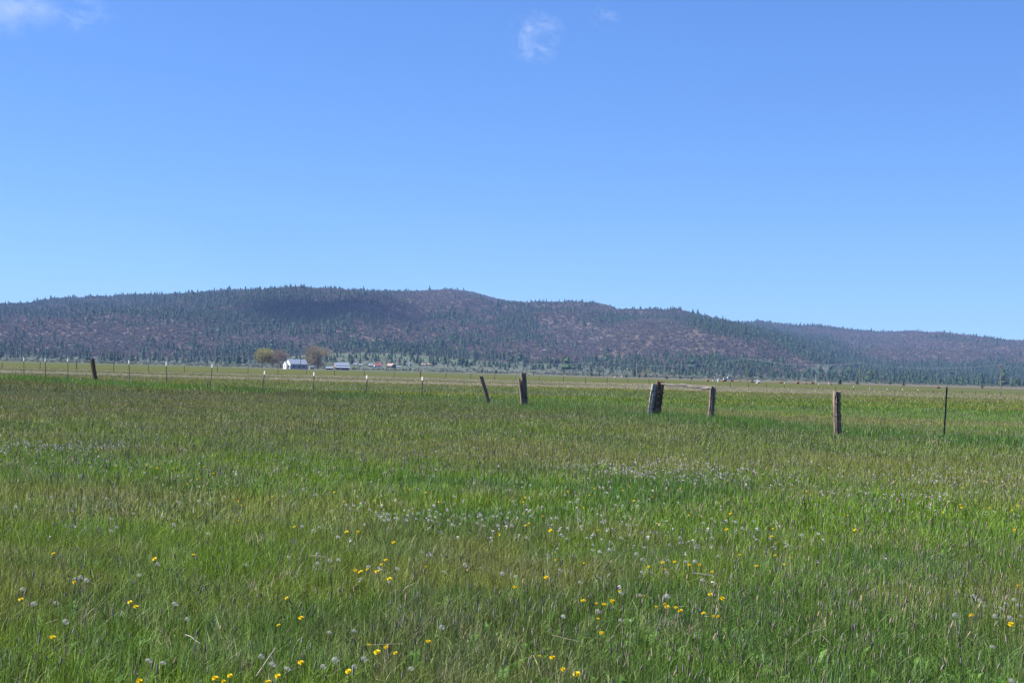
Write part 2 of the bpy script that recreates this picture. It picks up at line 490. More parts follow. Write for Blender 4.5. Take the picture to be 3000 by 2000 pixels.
hpx, hpy = project(HV[:, 0], HV[:, 1], HV[:, 2])
sg = slope_zone(hpx, hpy)
nA = fbm(HV[:, 0] / 45, HV[:, 1] / 90, 211, 4)
hc = np.broadcast_to(np.array([0.095, 0.076, 0.066]), (len(HV), 3)).copy()
hc = mixc(hc, np.array([0.14, 0.108, 0.075]), sstep(0.52, 0.68, nA) * 0.45)
sage = mixc(np.broadcast_to(SAGE, (len(HV), 3)).copy(), np.array([0.075, 0.115, 0.045]), sstep(0.38, 0.52, fbm(HV[:, 0] / 200, HV[:, 1] / 150, 221, 3)) * 0.7 * G(hpx, hpy, 1130, 1055, 330, 40))
hc = mixc(hc, sage, sg)
m2 = m.copy(); m2.name = 'hill_soil'
m2.node_tree.nodes['Noise Texture'].inputs['Scale'].default_value = 0.06
m2.node_tree.nodes['Noise Texture.001'].inputs['Scale'].default_value = 0.25
hills = link('hills', mesh_np('hills', HV, HF, m2, hc)); tag(hills, kind='structure')

# ------------------------------------------------------------------ plant source meshes
def blade_tuft(nb, rad, h0, h1, w, lean=0.5, seg=3):
    V, Fc = [], []
    for _ in range(nb):
        a = random.random() * 2 * pi; q = rad * math.sqrt(random.random())
        bx, by = q * cos(a), q * sin(a)
        h = random.uniform(h0, h1); la = random.random() * 2 * pi; ln = lean * h * random.random() ** 1.3
        fa = random.random() * pi; ww = w * random.uniform(0.6, 1.3)
        o = len(V)
        for s in range(seg + 1):
            t = s / seg
            cx = bx + ln * t * t * cos(la); cy = by + ln * t * t * sin(la); z = h * (t - 0.18 * t * t * (ln / h))
            hw = ww * 0.5 * (1 - t ** 1.6)
            if s < seg:
                V.append((cx - hw * cos(fa), cy - hw * sin(fa), z)); V.append((cx + hw * cos(fa), cy + hw * sin(fa), z))
            else:
                V.append((cx, cy, z))
        for s in range(seg - 1):
            Fc.append((o + 2 * s, o + 2 * s + 1, o + 2 * s + 3, o + 2 * s + 2))
        Fc.append((o + 2 * seg - 2, o + 2 * seg - 1, o + 2 * seg))
    return V, Fc

def src(name, vf, m):
    me = bpy.data.meshes.new(name); me.from_pydata(vf[0], [], vf[1]); me.materials.append(m); return me

near_t = [src('tuft_near', blade_tuft(34, 0.09, 0.05, 0.20, 0.0055, 0.9, 3), M_GRASS) for _ in range(7)]
mid_t = [src('tuft_mid', blade_tuft(32, 0.15, 0.06, 0.21, 0.011, 0.75, 2), M_GRASS) for _ in range(5)]
far_t = [src('tuft_far', blade_tuft(44, 0.28, 0.06, 0.20, 0.016, 0.6, 2), M_GRASS) for _ in range(4)]
vfar_t = [src('tuft_distant', blade_tuft(56, 0.85, 0.06, 0.24, 0.045, 0.5, 1), M_GRASS) for _ in range(4)]

def polar_points(n, r0, r1, half=21.5):
    r = np.sqrt(rng.random(n) * (r1 * r1 - r0 * r0) + r0 * r0)
    t = (rng.random(n) * 2 - 1) * half * pi / 180
    return r * np.sin(t), r * np.cos(t)

srcs = near_t + mid_t + far_t + vfar_t
parts = [(near_t, 0, 170, 5.0, 14.5), (mid_t, 7, 80, 13.5, 31), (far_t, 12, 26, 30, 76), (vfar_t, 16, 3.2, 72, 270)]
PX, PY, PI = [], [], []
for (s_, b_, dn, r0, r1), hf in zip(parts, (32, 27, 24, 22)):
    n = int((hf * pi / 180) * (r1 * r1 - r0 * r0) * dn)
    x, y = polar_points(n, r0, r1, hf)
    PX.append(x); PY.append(y); PI.append(b_ + rng.integers(0, len(s_), n))
PX, PY, PI = np.concatenate(PX), np.concatenate(PY), np.concatenate(PI)
tint = darken_jit(meadow(PX, PY), 0.22)
rnd = rng.random(len(PX))
dist = np.hypot(PX, PY)
straw = rnd < 0.045
tint[straw] = np.array([0.30, 0.26, 0.17]) * (0.6 + 0.6 * rng.random((straw.sum(), 1)))
gl = (rnd > 0.91)
tint[gl] = tint[gl] * 0.35 + np.array([0.13, 0.18, 0.12]) * 0.65
fd = fence_dist(PX, PY)
tall = 1 + 1.05 * np.exp(-(fd / 2.2) ** 2) * (0.4 + 0.9 * fbm(PX / 3, PY / 3, 301, 3)) + 0.5 * (fbm(PX / 1.6, PY / 1.6, 311, 3) - 0.5)
hs_ = tall * (0.75 + 0.5 * rng.random(len(PX)))
ws_ = 0.9 + 0.3 * rng.random(len(PX))
scatter('meadow_grass', srcs, np.stack([PX, PY, np.zeros_like(PX) - 0.005], 1), rng.random(len(PX)) * 2 * pi, (rng.random((len(PX), 2)) - 0.5) * 0.3,
        np.stack([ws_, ws_, hs_], 1), PI, tint)

# foxtail seed spikes above the grass
M_STALK = plant_mat('grass_stalk', 0.2, 0.5, 0.2, rgb=(0.14, 0.19, 0.05))
def spike(bend, hh, rr, lw):
    mb = MB()
    pts = [(0, 0, 0.0), (bend * 0.2, 0, hh * 0.45), (bend * 0.6, 0, hh * 0.8)]
    mb.tube(pts + [(bend, 0, hh)], [0.0011 * lw] * 4, 3, False)
    top = Vector((bend, 0, hh)); dirv = Vector((bend * 0.5, 0, hh * 0.25)).normalized(); L = 0.038 * random.uniform(0.75, 1.35)
    mb.tube([top, top + dirv * L * 0.2, top + dirv * L * 0.6, top + dirv * L * 0.9, top + dirv * L], [0.0015, rr, rr * 0.95, rr * 0.6, 0.0006], 6, False)
    me = mb.mesh('seed_spike', M_SPIKE); me.materials.append(M_STALK)
    for i_, pl in enumerate(me.polygons): pl.material_index = 1 if i_ < 9 else 0
    return me
sp_near = [spike(random.uniform(0, 0.06), random.uniform(0.2, 0.3), 0.0042, 1) for _ in range(5)]
sp_mid = [spike(random.uniform(0, 0.05), random.uniform(0.2, 0.3), 0.0065, 2.2) for _ in range(3)]
def spike_pts(n, r0, r1, base, k):
    x, y = polar_points(n, r0, r1)
    px, py = project(x, y, np.full(n, 0.2))
    w = 0.02 + 0.5 * G(px, py, 2650, 1800, 520, 230) + 0.25 * G(px, py, 1900, 1850, 500, 160) + 0.16 * sstep(0.5, 0.66, fbm(x / 3.0, y / 4.5, 401, 3)) + 0.25 * sstep(1500, 1300, py)
    keep = rng.random(n) < w * k
    return x[keep], y[keep], base + rng.integers(0, 5 if base == 0 else 3, keep.sum())
A = [spike_pts(9500, 6, 15, 0, 0.9), spike_pts(26000, 15, 34, 5, 0.75), spike_pts(26000, 34, 75, 5, 0.8)]
x, y, i_ = [np.concatenate(q) for q in zip(*A)]
n = len(x)
pur = np.array([0.145, 0.128, 0.105]); tanc = np.array([0.26, 0.19, 0.12])
rv = rng.random(n)[:, None]
tint = np.where(rv < 0.12, tanc, np.where(rv < 0.4, np.array([0.15, 0.15, 0.11]), pur)) * (0.6 + 0.8 * rng.random((n, 1)))
sc_ = np.stack([1 + 0 * x, 1 + 0 * x, 0.75 + 0.5 * rng.random(n)], 1); sc_[np.hypot(x, y) > 34, :2] *= 1.7
scatter('seed_spikes', sp_near + sp_mid, np.stack([x, y, 0 * x], 1), rng.random(n) * 2 * pi, (rng.random((n, 2)) - 0.5) * 0.35, sc_, i_, tint)

def dead_straw(seed):
    rd = random.Random(seed); mb = MB(); L = rd.uniform(0.05, 0.13); k = rd.uniform(0.2, 1.1); b_ = rd.uniform(-.06, .06)
    pts = [(0, 0, 0.02), (L * k * 0.5, b_ * 0.4, 0.02 + L * 0.55), (L * k, b_, 0.02 + L * (0.8 if rd.random() < 0.6 else 0.45))]
    mb.tube(pts, [0.0019, 0.0016, 0.0010], 3, False); return mb.mesh('dead_straw', M_SPIKE)
def rosette(seed):
    rd = random.Random(seed); mb = MB()
    for k in range(9):
        a = 2 * pi * k / 9 + rd.random() * .5; L = rd.uniform(0.09, 0.17); e = rd.uniform(0.4, 1.2); w = 0.012 * rd.uniform(.7, 1.3)
        d = Vector((cos(a) * cos(e), sin(a) * cos(e), sin(e))); sdv = Vector((-sin(a), cos(a), 0)) * w
        mb.add([d * 0.01 - sdv * 0.3, d * 0.01 + sdv * 0.3, d * L * 0.6 + sdv, d * L * 0.6 - sdv, d * L - Vector((0, 0, L * 0.25))], [(0, 1, 2, 3), (3, 2, 4)])
    return mb.mesh('leaf_rosette', M_GRASS)
xa, ya = polar_points(5200, 6, 26); kp = rng.random(len(xa)) < 0.15 + 0.85 * sstep(0.5, 0.66, fbm(xa / 1.6, ya / 1.6, 331, 3)); xa, ya = xa[kp], ya[kp]
n = len(xa)
scatter('dead_straw', [dead_straw(k) for k in range(7)], np.stack([xa, ya, 0 * xa], 1), rng.random(n) * 6.28, (rng.random((n, 2)) - 0.5) * 0.8, np.ones((n, 3)) * (0.8 + 0.5 * rng.random((n, 1))), rng.integers(0, 7, n), np.array([0.27, 0.24, 0.185]) * (0.6 + 0.8 * rng.random((n, 1))))
xa, ya = polar_points(3800, 6, 24); kp = rng.random(len(xa)) < sstep(0.48, 0.64, fbm(xa / 1.1, ya / 1.1, 341, 3)); xa, ya = xa[kp], ya[kp]
n = len(xa)
scatter('leaf_rosettes', [rosette(k) for k in range(5)], np.stack([xa, ya, 0 * xa], 1), rng.random(n) * 6.28, (rng.random((n, 2)) - 0.5) * 0.3, np.ones((n, 3)) * (0.7 + 0.6 * rng.random((n, 1))), rng.integers(0, 5, n), np.array([0.085, 0.165, 0.03]) * (0.7 + 0.6 * rng.random((n, 1))))

# ------------------------------------------------------------------ forest, brush and sage on the hills
def conifer(seed, narrow=1.0):
    rd = random.Random(seed)
    mb = MB()
    mb.tube([(0, 0, 0), (0, 0, 0.5)], [0.018, 0.012], 4, False)
    nl = 7
    for k in range(nl):
        z0 = 0.14 + 0.80 * k / nl; z1 = z0 + 0.24
        rad = (0.19 * (1 - k / nl) ** 0.75 + 0.02) * narrow * rd.uniform(0.75, 1.2)
        ns = 7; ox, oy = rd.uniform(-.02, .02), rd.uniform(-.02, .02)
        vs = [(ox, oy, min(1.0, z1))]
        for q in range(ns):
            a = 2 * pi * q / ns + rd.random() * 0.6; r_ = rad * rd.uniform(0.55, 1.25)
            vs.append((ox + r_ * cos(a), oy + r_ * sin(a), z0 - rd.uniform(0, 0.05)))
        mb.add(vs, [(0, 1 + q, 1 + (q + 1) % ns) for q in range(ns)])
    return mb

def clump(seed, nt, sx, sz, size):
    rd = random.Random(seed); mb = MB()
    for _ in range(nt):
        a = rd.random() * 2 * pi; e = math.asin(rd.random()); q = rd.uniform(0.55, 1.0)
        c = Vector((sx * q * cos(a) * cos(e), sx * q * sin(a) * cos(e), 0.05 + sz * q * sin(e)))
        vs = [c + Vector((rd.uniform(-1, 1), rd.uniform(-1, 1), rd.uniform(-0.8, 0.8))) * size for _ in range(3)]
        mb.add(vs, [(0, 1, 2)])
    return mb

con_src = [conifer(s).mesh('conifer_source', M_FOREST) for s in range(3)] + [conifer(s, 1.5).mesh('conifer_source', M_FOREST) for s in (5, 6)]
N = 480000
r = np.sqrt(rng.random(N) * (7600.0 ** 2 - 1900.0 ** 2) + 1900.0 ** 2); t = (rng.random(N) * 2 - 1) * 23 * pi / 180
x, y = r * np.sin(t), r * np.cos(t); z = height(x, y)
hgt = 5.0 + 10 * rng.random(N) ** 2.4; hgt[rng.random(N) < 0.04] *= 1.6
vis = bump_visible(x, y, z + hgt)
x, y, z, r, hgt = x[vis], y[vis], z[vis], r[vis], hgt[vis]
px, py = project(x, y, z)
sz = slope_zone(px, py)
dens = conifer_density(px, py, x, y) * (1 - sz) + sz * 0.05 * (r > 1900)
keep = rng.random(len(x)) < np.clip(dens * 0.9, 0, 1)
FX, FY, FZ, FH = x[keep], y[keep], z[keep], hgt[keep]
n = len(FX)
cg = np.array([0.019, 0.042, 0.018]); cb = np.array([0.040, 0.066, 0.024])
tint = cg + (cb - cg) * rng.random((n, 1)) ** 2
w_ = FH * (0.9 + 0.6 * rng.random(n))
scatter('pine_forest', con_src, np.stack([FX, FY, FZ - 0.3], 1), rng.random(n) * 2 * pi, np.zeros((n, 2)), np.stack([w_, w_, FH], 1), rng.integers(0, 5, n), tint)

scr_src = [clump(s, 46, 1.0, 0.8, 0.42).mesh('brush_source', M_SCRUB) for s in range(4)]
N = 620000
r = np.sqrt(rng.random(N) * (7600.0 ** 2 - 2250.0 ** 2) + 2250.0 ** 2); t = (rng.random(N) * 2 - 1) * 22 * pi / 180
x, y = r * np.sin(t), r * np.cos(t); z = height(x, y)
vis = bump_visible(x, y, z + 5)
x, y, z = x[vis], y[vis], z[vis]
px, py = project(x, y, z)
sz = slope_zone(px, py)
dens = (1 - sz) * (0.68 + 0.32 * sstep(0.35, 0.55, fbm(x / 60, y / 80, 501, 3)))
keep = rng.random(len(x)) < dens * 0.8
x, y, z = x[keep], y[keep], z[keep]; n = len(x); px, py = px[keep], py[keep]
c1, c2, c3 = np.array([0.108, 0.096, 0.088]), np.array([0.132, 0.106, 0.078]), np.array([0.098, 0.112, 0.062])
k = fbm(x / 90, y / 120, 511, 3)[:, None]; rv = rng.random((n, 1))
tint = np.where(rv < 0.25 + 0.9 * (k - 0.45), c2, np.where(rv > 0.92, c3, c1)) * (0.6 + 0.75 * rng.random((n, 1)))
s_ = 2.0 + 2.6 * rng.random(n)
scatter('oak_brush', scr_src, np.stack([x, y, z - 0.4], 1), rng.random(n) * 2 * pi, np.zeros((n, 2)), np.stack([s_, s_, s_ * (0.8 + 0.5 * rng.random(n))], 1), rng.integers(0, 4, n), tint)

sage_src = [clump(s, 26, 1.0, 0.7, 0.4).mesh('sage_source', M_SAGE) for s in range(3)]
N = 60000
r = np.sqrt(rng.random(N) * (3600.0 ** 2 - 1300.0 ** 2) + 1300.0 ** 2); t = (rng.random(N) * 2 - 1) * 22 * pi / 180
x, y = r * np.sin(t), r * np.cos(t); z = height(x, y)
vis = bump_visible(x, y, z + 2)
x, y, z = x[vis], y[vis], z[vis]
px, py = project(x, y, z)
keep = rng.random(len(x)) < slope_zone(px, py) * (0.25 + 0.75 * sstep(0.4, 0.6, fbm(x / 90, y / 50, 521, 3))) * 0.5
x, y, z = x[keep], y[keep], np.maximum(z[keep], 0); n = len(x)
tint = np.array([0.095, 0.110, 0.080]) * (0.75 + 0.4 * rng.random((n, 1)))
s_ = 0.7 + 1.3 * rng.random(n)
scatter('sagebrush', sage_src, np.stack([x, y, z], 1), rng.random(n) * 2 * pi, np.zeros((n, 2)), np.stack([s_, s_, s_], 1), rng.integers(0, 3, n), tint)

# ------------------------------------------------------------------ single trees at the foot of the hills
M_BARK = simple('bark', (0.13, 0.10, 0.08), 0.95, var=0.3, scale=1.0)
M_NEEDLE = plant_mat('needles', 0.12, 0.8, 0.15, rgb=(0.022, 0.040, 0.020))

def pine_proto(seed, fat):
    mb = conifer(seed, fat)
    nv, nf = 8, 4
    trunk = MB(); trunk.v, trunk.f = mb.v[:nv], mb.f[:nf]
    crown = MB(); crown.v = mb.v[nv:]; crown.f = [tuple(i - nv for i in q) for q in mb.f[nf:]]
    return trunk.mesh('trunk', M_BARK), crown.mesh('crown', M_NEEDLE)
PROTO = [pine_proto(40 + k, f) for k, f in enumerate((1.35, 1.9, 2.3))]

def pine(px, py, hpx, kind, label, group=None):
    p = hit(px, py); d = p.length
    h = max(2.0, hpx * d / F)
    o = thing('pine_tree', p, label, 'tree', group, random.random() * 6)
    o.scale = (h, h, h)
    link('trunk', PROTO[kind][0], o); link('crown', PROTO[kind][1], o)
    return o

single = [
    (1158, 1084, 8, 2, 'round dark bush at the foot of the tan-roofed barn'), (1169, 1063, 12, 1, 'left one of the dark conifers above the grey grain silo'),
    (1188, 1063, 10, 2, 'wide dark conifer just up the slope from the grain silo'), (1182, 1087, 10, 1, 'grey-green conifer in front of the thin utility pole below the silo'),
    (1201, 1087, 11, 2, 'dark round conifer straight below the grain silo'), (1225, 1086, 8, 1, 'small dark conifer behind the orange stake'),
    (1291, 1091, 8, 0, 'small pointed conifer at the meadow edge, right of the long low house'), (1311, 1090, 8, 1, 'small conifer beside the pointed one at the meadow edge'),
    (1073, 1056, 5, 2, 'tiny dark bush on the open slope above the red-roofed house'), (971, 1055, 12, 0, 'dark conifer on the slope just right of the big willow'),
    (1007, 1049, 11, 0, 'slim conifer on the slope above the metal-roofed barn'), (1023, 1047, 13, 1, 'bushier conifer on the slope above the metal-roofed barn'),
    (1411, 1093, 13, 1, 'dark conifer at the meadow edge above the leaning fence post'), (1421, 1092, 10, 0, 'slim conifer touching the larger one above the leaning post'),
    (1453, 1095, 14, 1, 'pointed dark conifer midway between the two leaning grey posts'), (1563, 1099, 8, 0, 'small conifer right beside the yellow-leaved tree'),
    (1732, 1103, 16, 1, 'tall conifer left of the two roadside poles'), (1756, 1103, 15, 0, 'conifer between the two roadside poles'),
    (1707, 1095, 9, 2, 'round bushy conifer at the left end of the sage flat'), (1834, 1107, 11, 2, 'small round conifer left of the yellowish thicket'),
    (1859, 1106, 30, 0, 'tall slim pine with grey pole at the thicket'), (1891, 1107, 17, 1, 'dark conifer in front of the yellowish thicket'),
    (1873, 1107, 12, 2, 'low dark bush left of the conifer before the thicket'), (1953, 1110, 11, 2, 'wide dark bush behind the brace rail'),
    (1992, 1110, 11, 2, 'second wide dark bush behind the brace rail, nearer its middle'), (2026, 1113, 8, 0, 'tiny conifer alone in the tan clearing'),
    (1787, 1081, 30, 1, 'tall dark conifer rising behind the crossarm pole'), (1832, 1084, 14, 0, 'conifer on the sage slope left of the tall slim pine'),
    (1786, 1097, 10, 1, 'bluish conifer on the sage flat right of the crossarm pole'), (2460, 1127, 20, 1, 'tall conifer at the foot of the grey slope left of the pole'),
    (2511, 1127, 22, 0, 'tall conifer right beside the brown utility pole'), (2537, 1121, 11, 1, 'dark conifer alone on the grey slope right of the pole'),
    (2566, 1124, 8, 2, 'small bush on the grey slope by the short pole'), (2608, 1126, 11, 2, 'bushy conifer on the grey slope past the short pole'),
    (2647, 1131, 12, 1, 'conifer at the right end of the grey sage slope'), (2877, 1138, 11, 0, 'slim conifer on the pale flat near the right-hand pole'),
    (5, 1046, 9, 1, 'small conifer at the far left edge of the pale flat'), (345, 1056, 9, 1, 'bushy conifer on the pale flat between two steel posts'),
    (659, 1069, 9, 2, 'round dark bush on the pale flat left of the farm willows'), (703, 1072, 9, 2, 'round dark bush on the pale flat, the nearer to the farm willows'),
    (680, 1064, 13, 0, 'thin conifer between the two round bushes on the flat'), (607, 1063, 10, 1, 'conifer on the pale flat behind the leaning steel post'),
]
for px_, py_, h_, k_, lab in single:
    pine(px_, py_, h_, k_, lab)
# scattered ones that nothing tells apart
zones = [((20, 640, 1040, 1052), 'scatter along the wooded foot left of the farm', 'conifers along the left hill foot', 22),
         ((980, 1290, 1028, 1062), 'scatter on the slope above the village', 'conifers above the village', 26),
         ((1290, 1720, 1062, 1094), 'scatter on the flat behind the leaning posts', 'conifers over the sage flat', 26),
         ((2040, 2330, 1078, 1112), 'scatter behind the orange machines', 'conifers behind the machines', 24),
         ((2250, 2560, 1055, 1115), 'scatter on the grey sage slope', 'conifers on the grey slope', 30)]
for (x0, x1, y0, y1), lab, grp, cnt in zones:
    for _ in range(cnt):
        px_ = random.uniform(x0, x1); py_ = random.uniform(y0, y1)
        if y0 == 1040: py_ = horizon(px_) - random.uniform(2, 13)
        kd = random.choice((0, 1, 1, 2)); hh_ = random.uniform(5.5, 10.5)
        fx = (px_ - x0) / (x1 - x0); fy = (py_ - y0) / (y1 - y0)
        part_ = ('left end' if fx < 0.25 else 'left half' if fx < 0.5 else 'right half' if fx < 0.75 else 'right end')
        lab_ = '%s %s conifer, %s of the %s%s' % ('taller' if hh_ > 8.3 else 'small', ('slim', 'pointed', 'round')[kd], part_, lab, '' if y0 == 1040 else ', upper' if fy < 0.5 else ', lower')
        pine(px_, py_, hh_, kd, lab_, grp)

# ------------------------------------------------------------------ farm and village trees (spring twigs)
def twig_tree(px, py, hpx, wpx, twig_rgb, label, name='willow_tree', nt=2600, low=0.25, seed=1, size=0.055, limbs=7, trunkr=0.022):
    rd = random.Random(seed)
    p = hit(px, py); d = p.length; h = hpx * d / F; w = wpx * d / F / 2 / h
    o = thing(name, p, label, 'tree'); o.scale = (h, h, h)
    tr = MB(); tr.tube([(0, 0, -0.01), (0.01, 0, 0.12), (0, 0.01, 0.3)], [trunkr * 1.3, trunkr, trunkr * 0.8], 7)
    ends = []
    for k in range(limbs):
        a = 2 * pi * k / limbs + rd.random(); e = rd.uniform(0.5, 1.25); L = rd.uniform(0.35, 0.6)
        b0 = Vector((0, 0, rd.uniform(0.1, 0.3)))
        tip = b0 + Vector((min(w, L) * cos(a) * cos(e), min(w, L) * sin(a) * cos(e), L * sin(e) * 0.95))
        midp = b0.lerp(tip, 0.5) + Vector((rd.uniform(-.03, .03), rd.uniform(-.03, .03), 0.03))
        tr.tube([b0, midp, tip], [trunkr * 0.7, trunkr * 0.45, trunkr * 0.15], 5); ends.append((midp, tip))
    tr.build('trunk', M_BARK, o)
    cr = MB()
    lobes = [(Vector((rd.uniform(-.62, .62) * w, rd.uniform(-.62, .62) * w, rd.uniform(0.12 if low < 0.04 else low + 0.15, 0.80))), rd.uniform(0.55, 0.85)) for _ in range(11)]
    for _ in range(nt):
        lc, lr = rd.choice(lobes)
        a = rd.random() * 2 * pi; e = math.asin(rd.uniform(-0.7, 1)); q = rd.random() ** 0.5
        c = lc + Vector((w * lr * q * cos(a) * cos(e), w * lr * q * sin(a) * cos(e), 0.27 * q * sin(e)))
        if c.z < low or c.z > 1.0: continue
        dr = Vector((c.x * 0.8, c.y * 0.8, 0.5)).normalized() * size + Vector((rd.uniform(-1, 1), rd.uniform(-1, 1), rd.uniform(-1, 1))) * size * 0.4
        sd = Vector((rd.uniform(-1, 1), rd.uniform(-1, 1), rd.uniform(-1, 1))) * size * 0.22
        cr.add([c - sd, c + sd, c + dr], [(0, 1, 2)])
    cr.build('crown', plant_mat(name + '_twigs', 0.3, 0.8, 0.1, rgb=twig_rgb), o)
    return o

twig_tree(768, 1078, 58, 60, (0.25, 0.235, 0.095), 'yellow-green budding willow at the left end of the farm', seed=2, low=0.02, nt=6000)
twig_tree(797, 1078, 52, 44, (0.19, 0.15, 0.11), 'brown bare tree close against the yellow-green willow', 'bare_tree', 3200, 0.08, 3)
twig_tree(820, 1079, 56, 50, (0.20, 0.155, 0.13), 'bare forked tree just left of the white farmhouse', 'bare_tree', 2200, 0.3, 4, limbs=5)
twig_tree(931, 1081, 70, 66, (0.235, 0.205, 0.135), 'large rounded willow between the farmhouse and the barn', seed=5, nt=8000, low=0.05)
twig_tree(950, 1081, 30, 30, (0.16, 0.13, 0.10), 'low brown brush at the foot of the large willow', 'bare_shrub', 700, 0.0, 6)
twig_tree(1549, 1103, 15, 18, (0.34, 0.30, 0.06), 'small yellow-leaved tree at the meadow edge right of the split post', 'young_tree', 500, 0.3, 7)
twig_tree(1893, 1104, 28, 48, (0.25, 0.21, 0.11), 'wide yellowish thicket behind the brace posts', 'willow_thicket', 1500, 0.0, 8)
twig_tree(1950, 1104, 20, 40, (0.22, 0.19, 0.12), 'grey-tan thicket right of the yellowish one', 'willow_thicket', 900, 0.0, 9)
twig_tree(1805, 1106, 15, 20, (0.17, 0.13, 0.11), 'small bare brown tree above two cream boulders', 'bare_tree', 400, 0.25, 10)
twig_tree(2783, 1139, 9, 18, (0.17, 0.24, 0.05), 'bright green bush at the field edge left of the lone steel post', 'green_bush', 500, 0.0, 11)
twig_tree(2497, 1128, 16, 22, (0.24, 0.22, 0.13), 'pale tan thicket at the foot of the grey slope by the pole', 'willow_thicket', 500, 0.0, 12)
twig_tree(2170, 1116, 14, 26, (0.20, 0.21, 0.10), 'olive thicket behind the machines left of the tall pole', 'willow_thicket', 500, 0.0, 13)

# ------------------------------------------------------------------ buildings
M_WHITE = simple('white_paint', (0.72, 0.71, 0.68), 0.6, var=0.06, scale=0.6)
M_CREAM = simple('cream_paint', (0.55, 0.48, 0.38), 0.7, var=0.1, scale=0.6)
M_METAL = simple('metal_roof', (0.235, 0.275, 0.34), 0.4, 0.0, var=0.12, scale=0.5, spec=0.5)
M_RED = simple('red_roof', (0.28, 0.065, 0.055), 0.6, var=0.15, scale=0.5)
M_TANROOF = simple('tan_roof', (0.27, 0.20, 0.145), 0.7, var=0.15, scale=0.5)
M_GREY = simple('grey_boards', (0.24, 0.235, 0.23), 0.85, var=0.2, scale=0.8)
M_DARKWOOD = simple('dark_boards', (0.055, 0.048, 0.045), 0.9, var=0.3, scale=1.0)
M_OCHRE = simple('ochre_boards', (0.40, 0.22, 0.10), 0.85, var=0.3, scale=0.8)
M_PANE = simple('window_pane', (0.03, 0.035, 0.04), 0.1, var=0.1, spec=0.6)

def gable(o, L, W, wh, rh, wall, roof, over=0.3, x0=None, y0=0.0, wname='wall', rname='roof'):
    """gabled block, ridge along x, centred"""
    mb = MB()
    poly = [(-W / 2, 0), (W / 2, 0), (W / 2, wh), (0, rh), (-W / 2, wh)]
    xc = 0 if x0 is None else x0
    vs = [(xc - L / 2, y0 + a, z) for a, z in poly] + [(xc + L / 2, y0 + a, z) for a, z in poly]
    mb.add(vs, [(0, 1, 2, 3, 4)[::-1], (5, 6, 7, 8, 9)] + [(k, (k + 1) % 5, (k + 1) % 5 + 5, k + 5) for k in (0, 1, 4)])
    wo = mb.build(wname, wall, o)
    rb = MB(); sl = (rh - wh) / (W / 2); t = 0.12
    for s in (-1, 1):
        e = W / 2 + over; ze = wh - sl * over
        pr = [(y0 + s * 0.0, rh + 0.02), (y0 + s * e, ze + 0.02), (y0 + s * e, ze + 0.02 + t), (y0, rh + 0.02 + t)]
        vs = [(xc - L / 2 - over, a, z) for a, z in pr] + [(xc + L / 2 + over, a, z) for a, z in pr]
        rb.add(vs, [(0, 1, 2, 3), (4, 5, 6, 7), (0, 1, 5, 4), (1, 2, 6, 5), (2, 3, 7, 6)])
    ro = rb.build(rname, roof, o)
    return wo, ro

def panel(o, name, m, c, size):
    mb = MB(); mb.box(c, size); return mb.build(name, m, o)

# white farmhouse
p = hit(868, 1081); D = p.length; U = D / F     # metres per photo pixel there
house = thing('farmhouse', p, 'white farmhouse with grey metal roof and bright gable, left of the large willow', 'house', yaw=R(33))
M_SHADED_SIDE = simple('shaded_white_boards', (0.34, 0.345, 0.35), 0.7, var=0.1)  # white walls toned grey: the long side's shade is put into the colour
gable(house, 54 * U, 36 * U, 15 * U, 28 * U, M_SHADED_SIDE, M_METAL)
mb = MB(); mb.add([(-27 * U - 0.04, a_, z_) for a_, z_ in ((-18 * U, 0), (18 * U, 0), (18 * U, 14.6 * U), (0, 27.4 * U), (-18 * U, 14.6 * U))] + [(-27 * U + 0.1, a_, z_) for a_, z_ in ((-18 * U, 0), (18 * U, 0), (18 * U, 14.6 * U), (0, 27.4 * U), (-18 * U, 14.6 * U))], [(0, 1, 2, 3, 4), (5, 6, 7, 8, 9)] + [(k, (k + 1) % 5, (k + 1) % 5 + 5, k + 5) for k in range(5)])
mb.build('gable_wall', M_WHITE, house)
g_x = -27 * U
gab = bpy.data.objects.new('porch', None); COL.objects.link(gab); gab.parent = house; gab.location = (g_x - 3.5 * U, 6 * U, 0)
gable(gab, 7 * U, 20 * U, 13 * U, 22 * U, M_WHITE, M_METAL, 0.15)
panel(house, 'window', M_PANE, (g_x - 0.05, -8 * U, 8 * U), (0.12, 5 * U, 6 * U))
panel(house, 'window', M_PANE, (g_x - 7.1 * U, 6 * U, 7 * U), (0.12, 5 * U, 6 * U))
panel(house, 'door', M_PANE, (g_x - 0.05, -15 * U, 5 * U), (0.12, 4 * U, 10 * U))
for q in (-16, 0, 15):
    panel(house, 'window', M_PANE, (q * U, -18.05 * U, 8 * U), (6 * U, 0.12, 6 * U))
panel(house, 'chimney', simple('brick', (0.32, 0.16, 0.12), 0.9), (-10 * U, 1.5 * U, 29 * U), (2.4 * U, 2.4 * U, 5 * U))
# grey shed right of the house
p = hit(912, 1081)
shed = thing('shed', p, 'small grey shed with pale roof attached behind the farmhouse', 'shed', yaw=R(33))
gable(shed, 15 * U, 9 * U, 7 * U, 11 * U, M_GREY, M_METAL, 0.2)
panel(shed, 'door', M_DARKWOOD, (3 * U, -4.55 * U, 3 * U), (4 * U, 0.1, 6 * U))
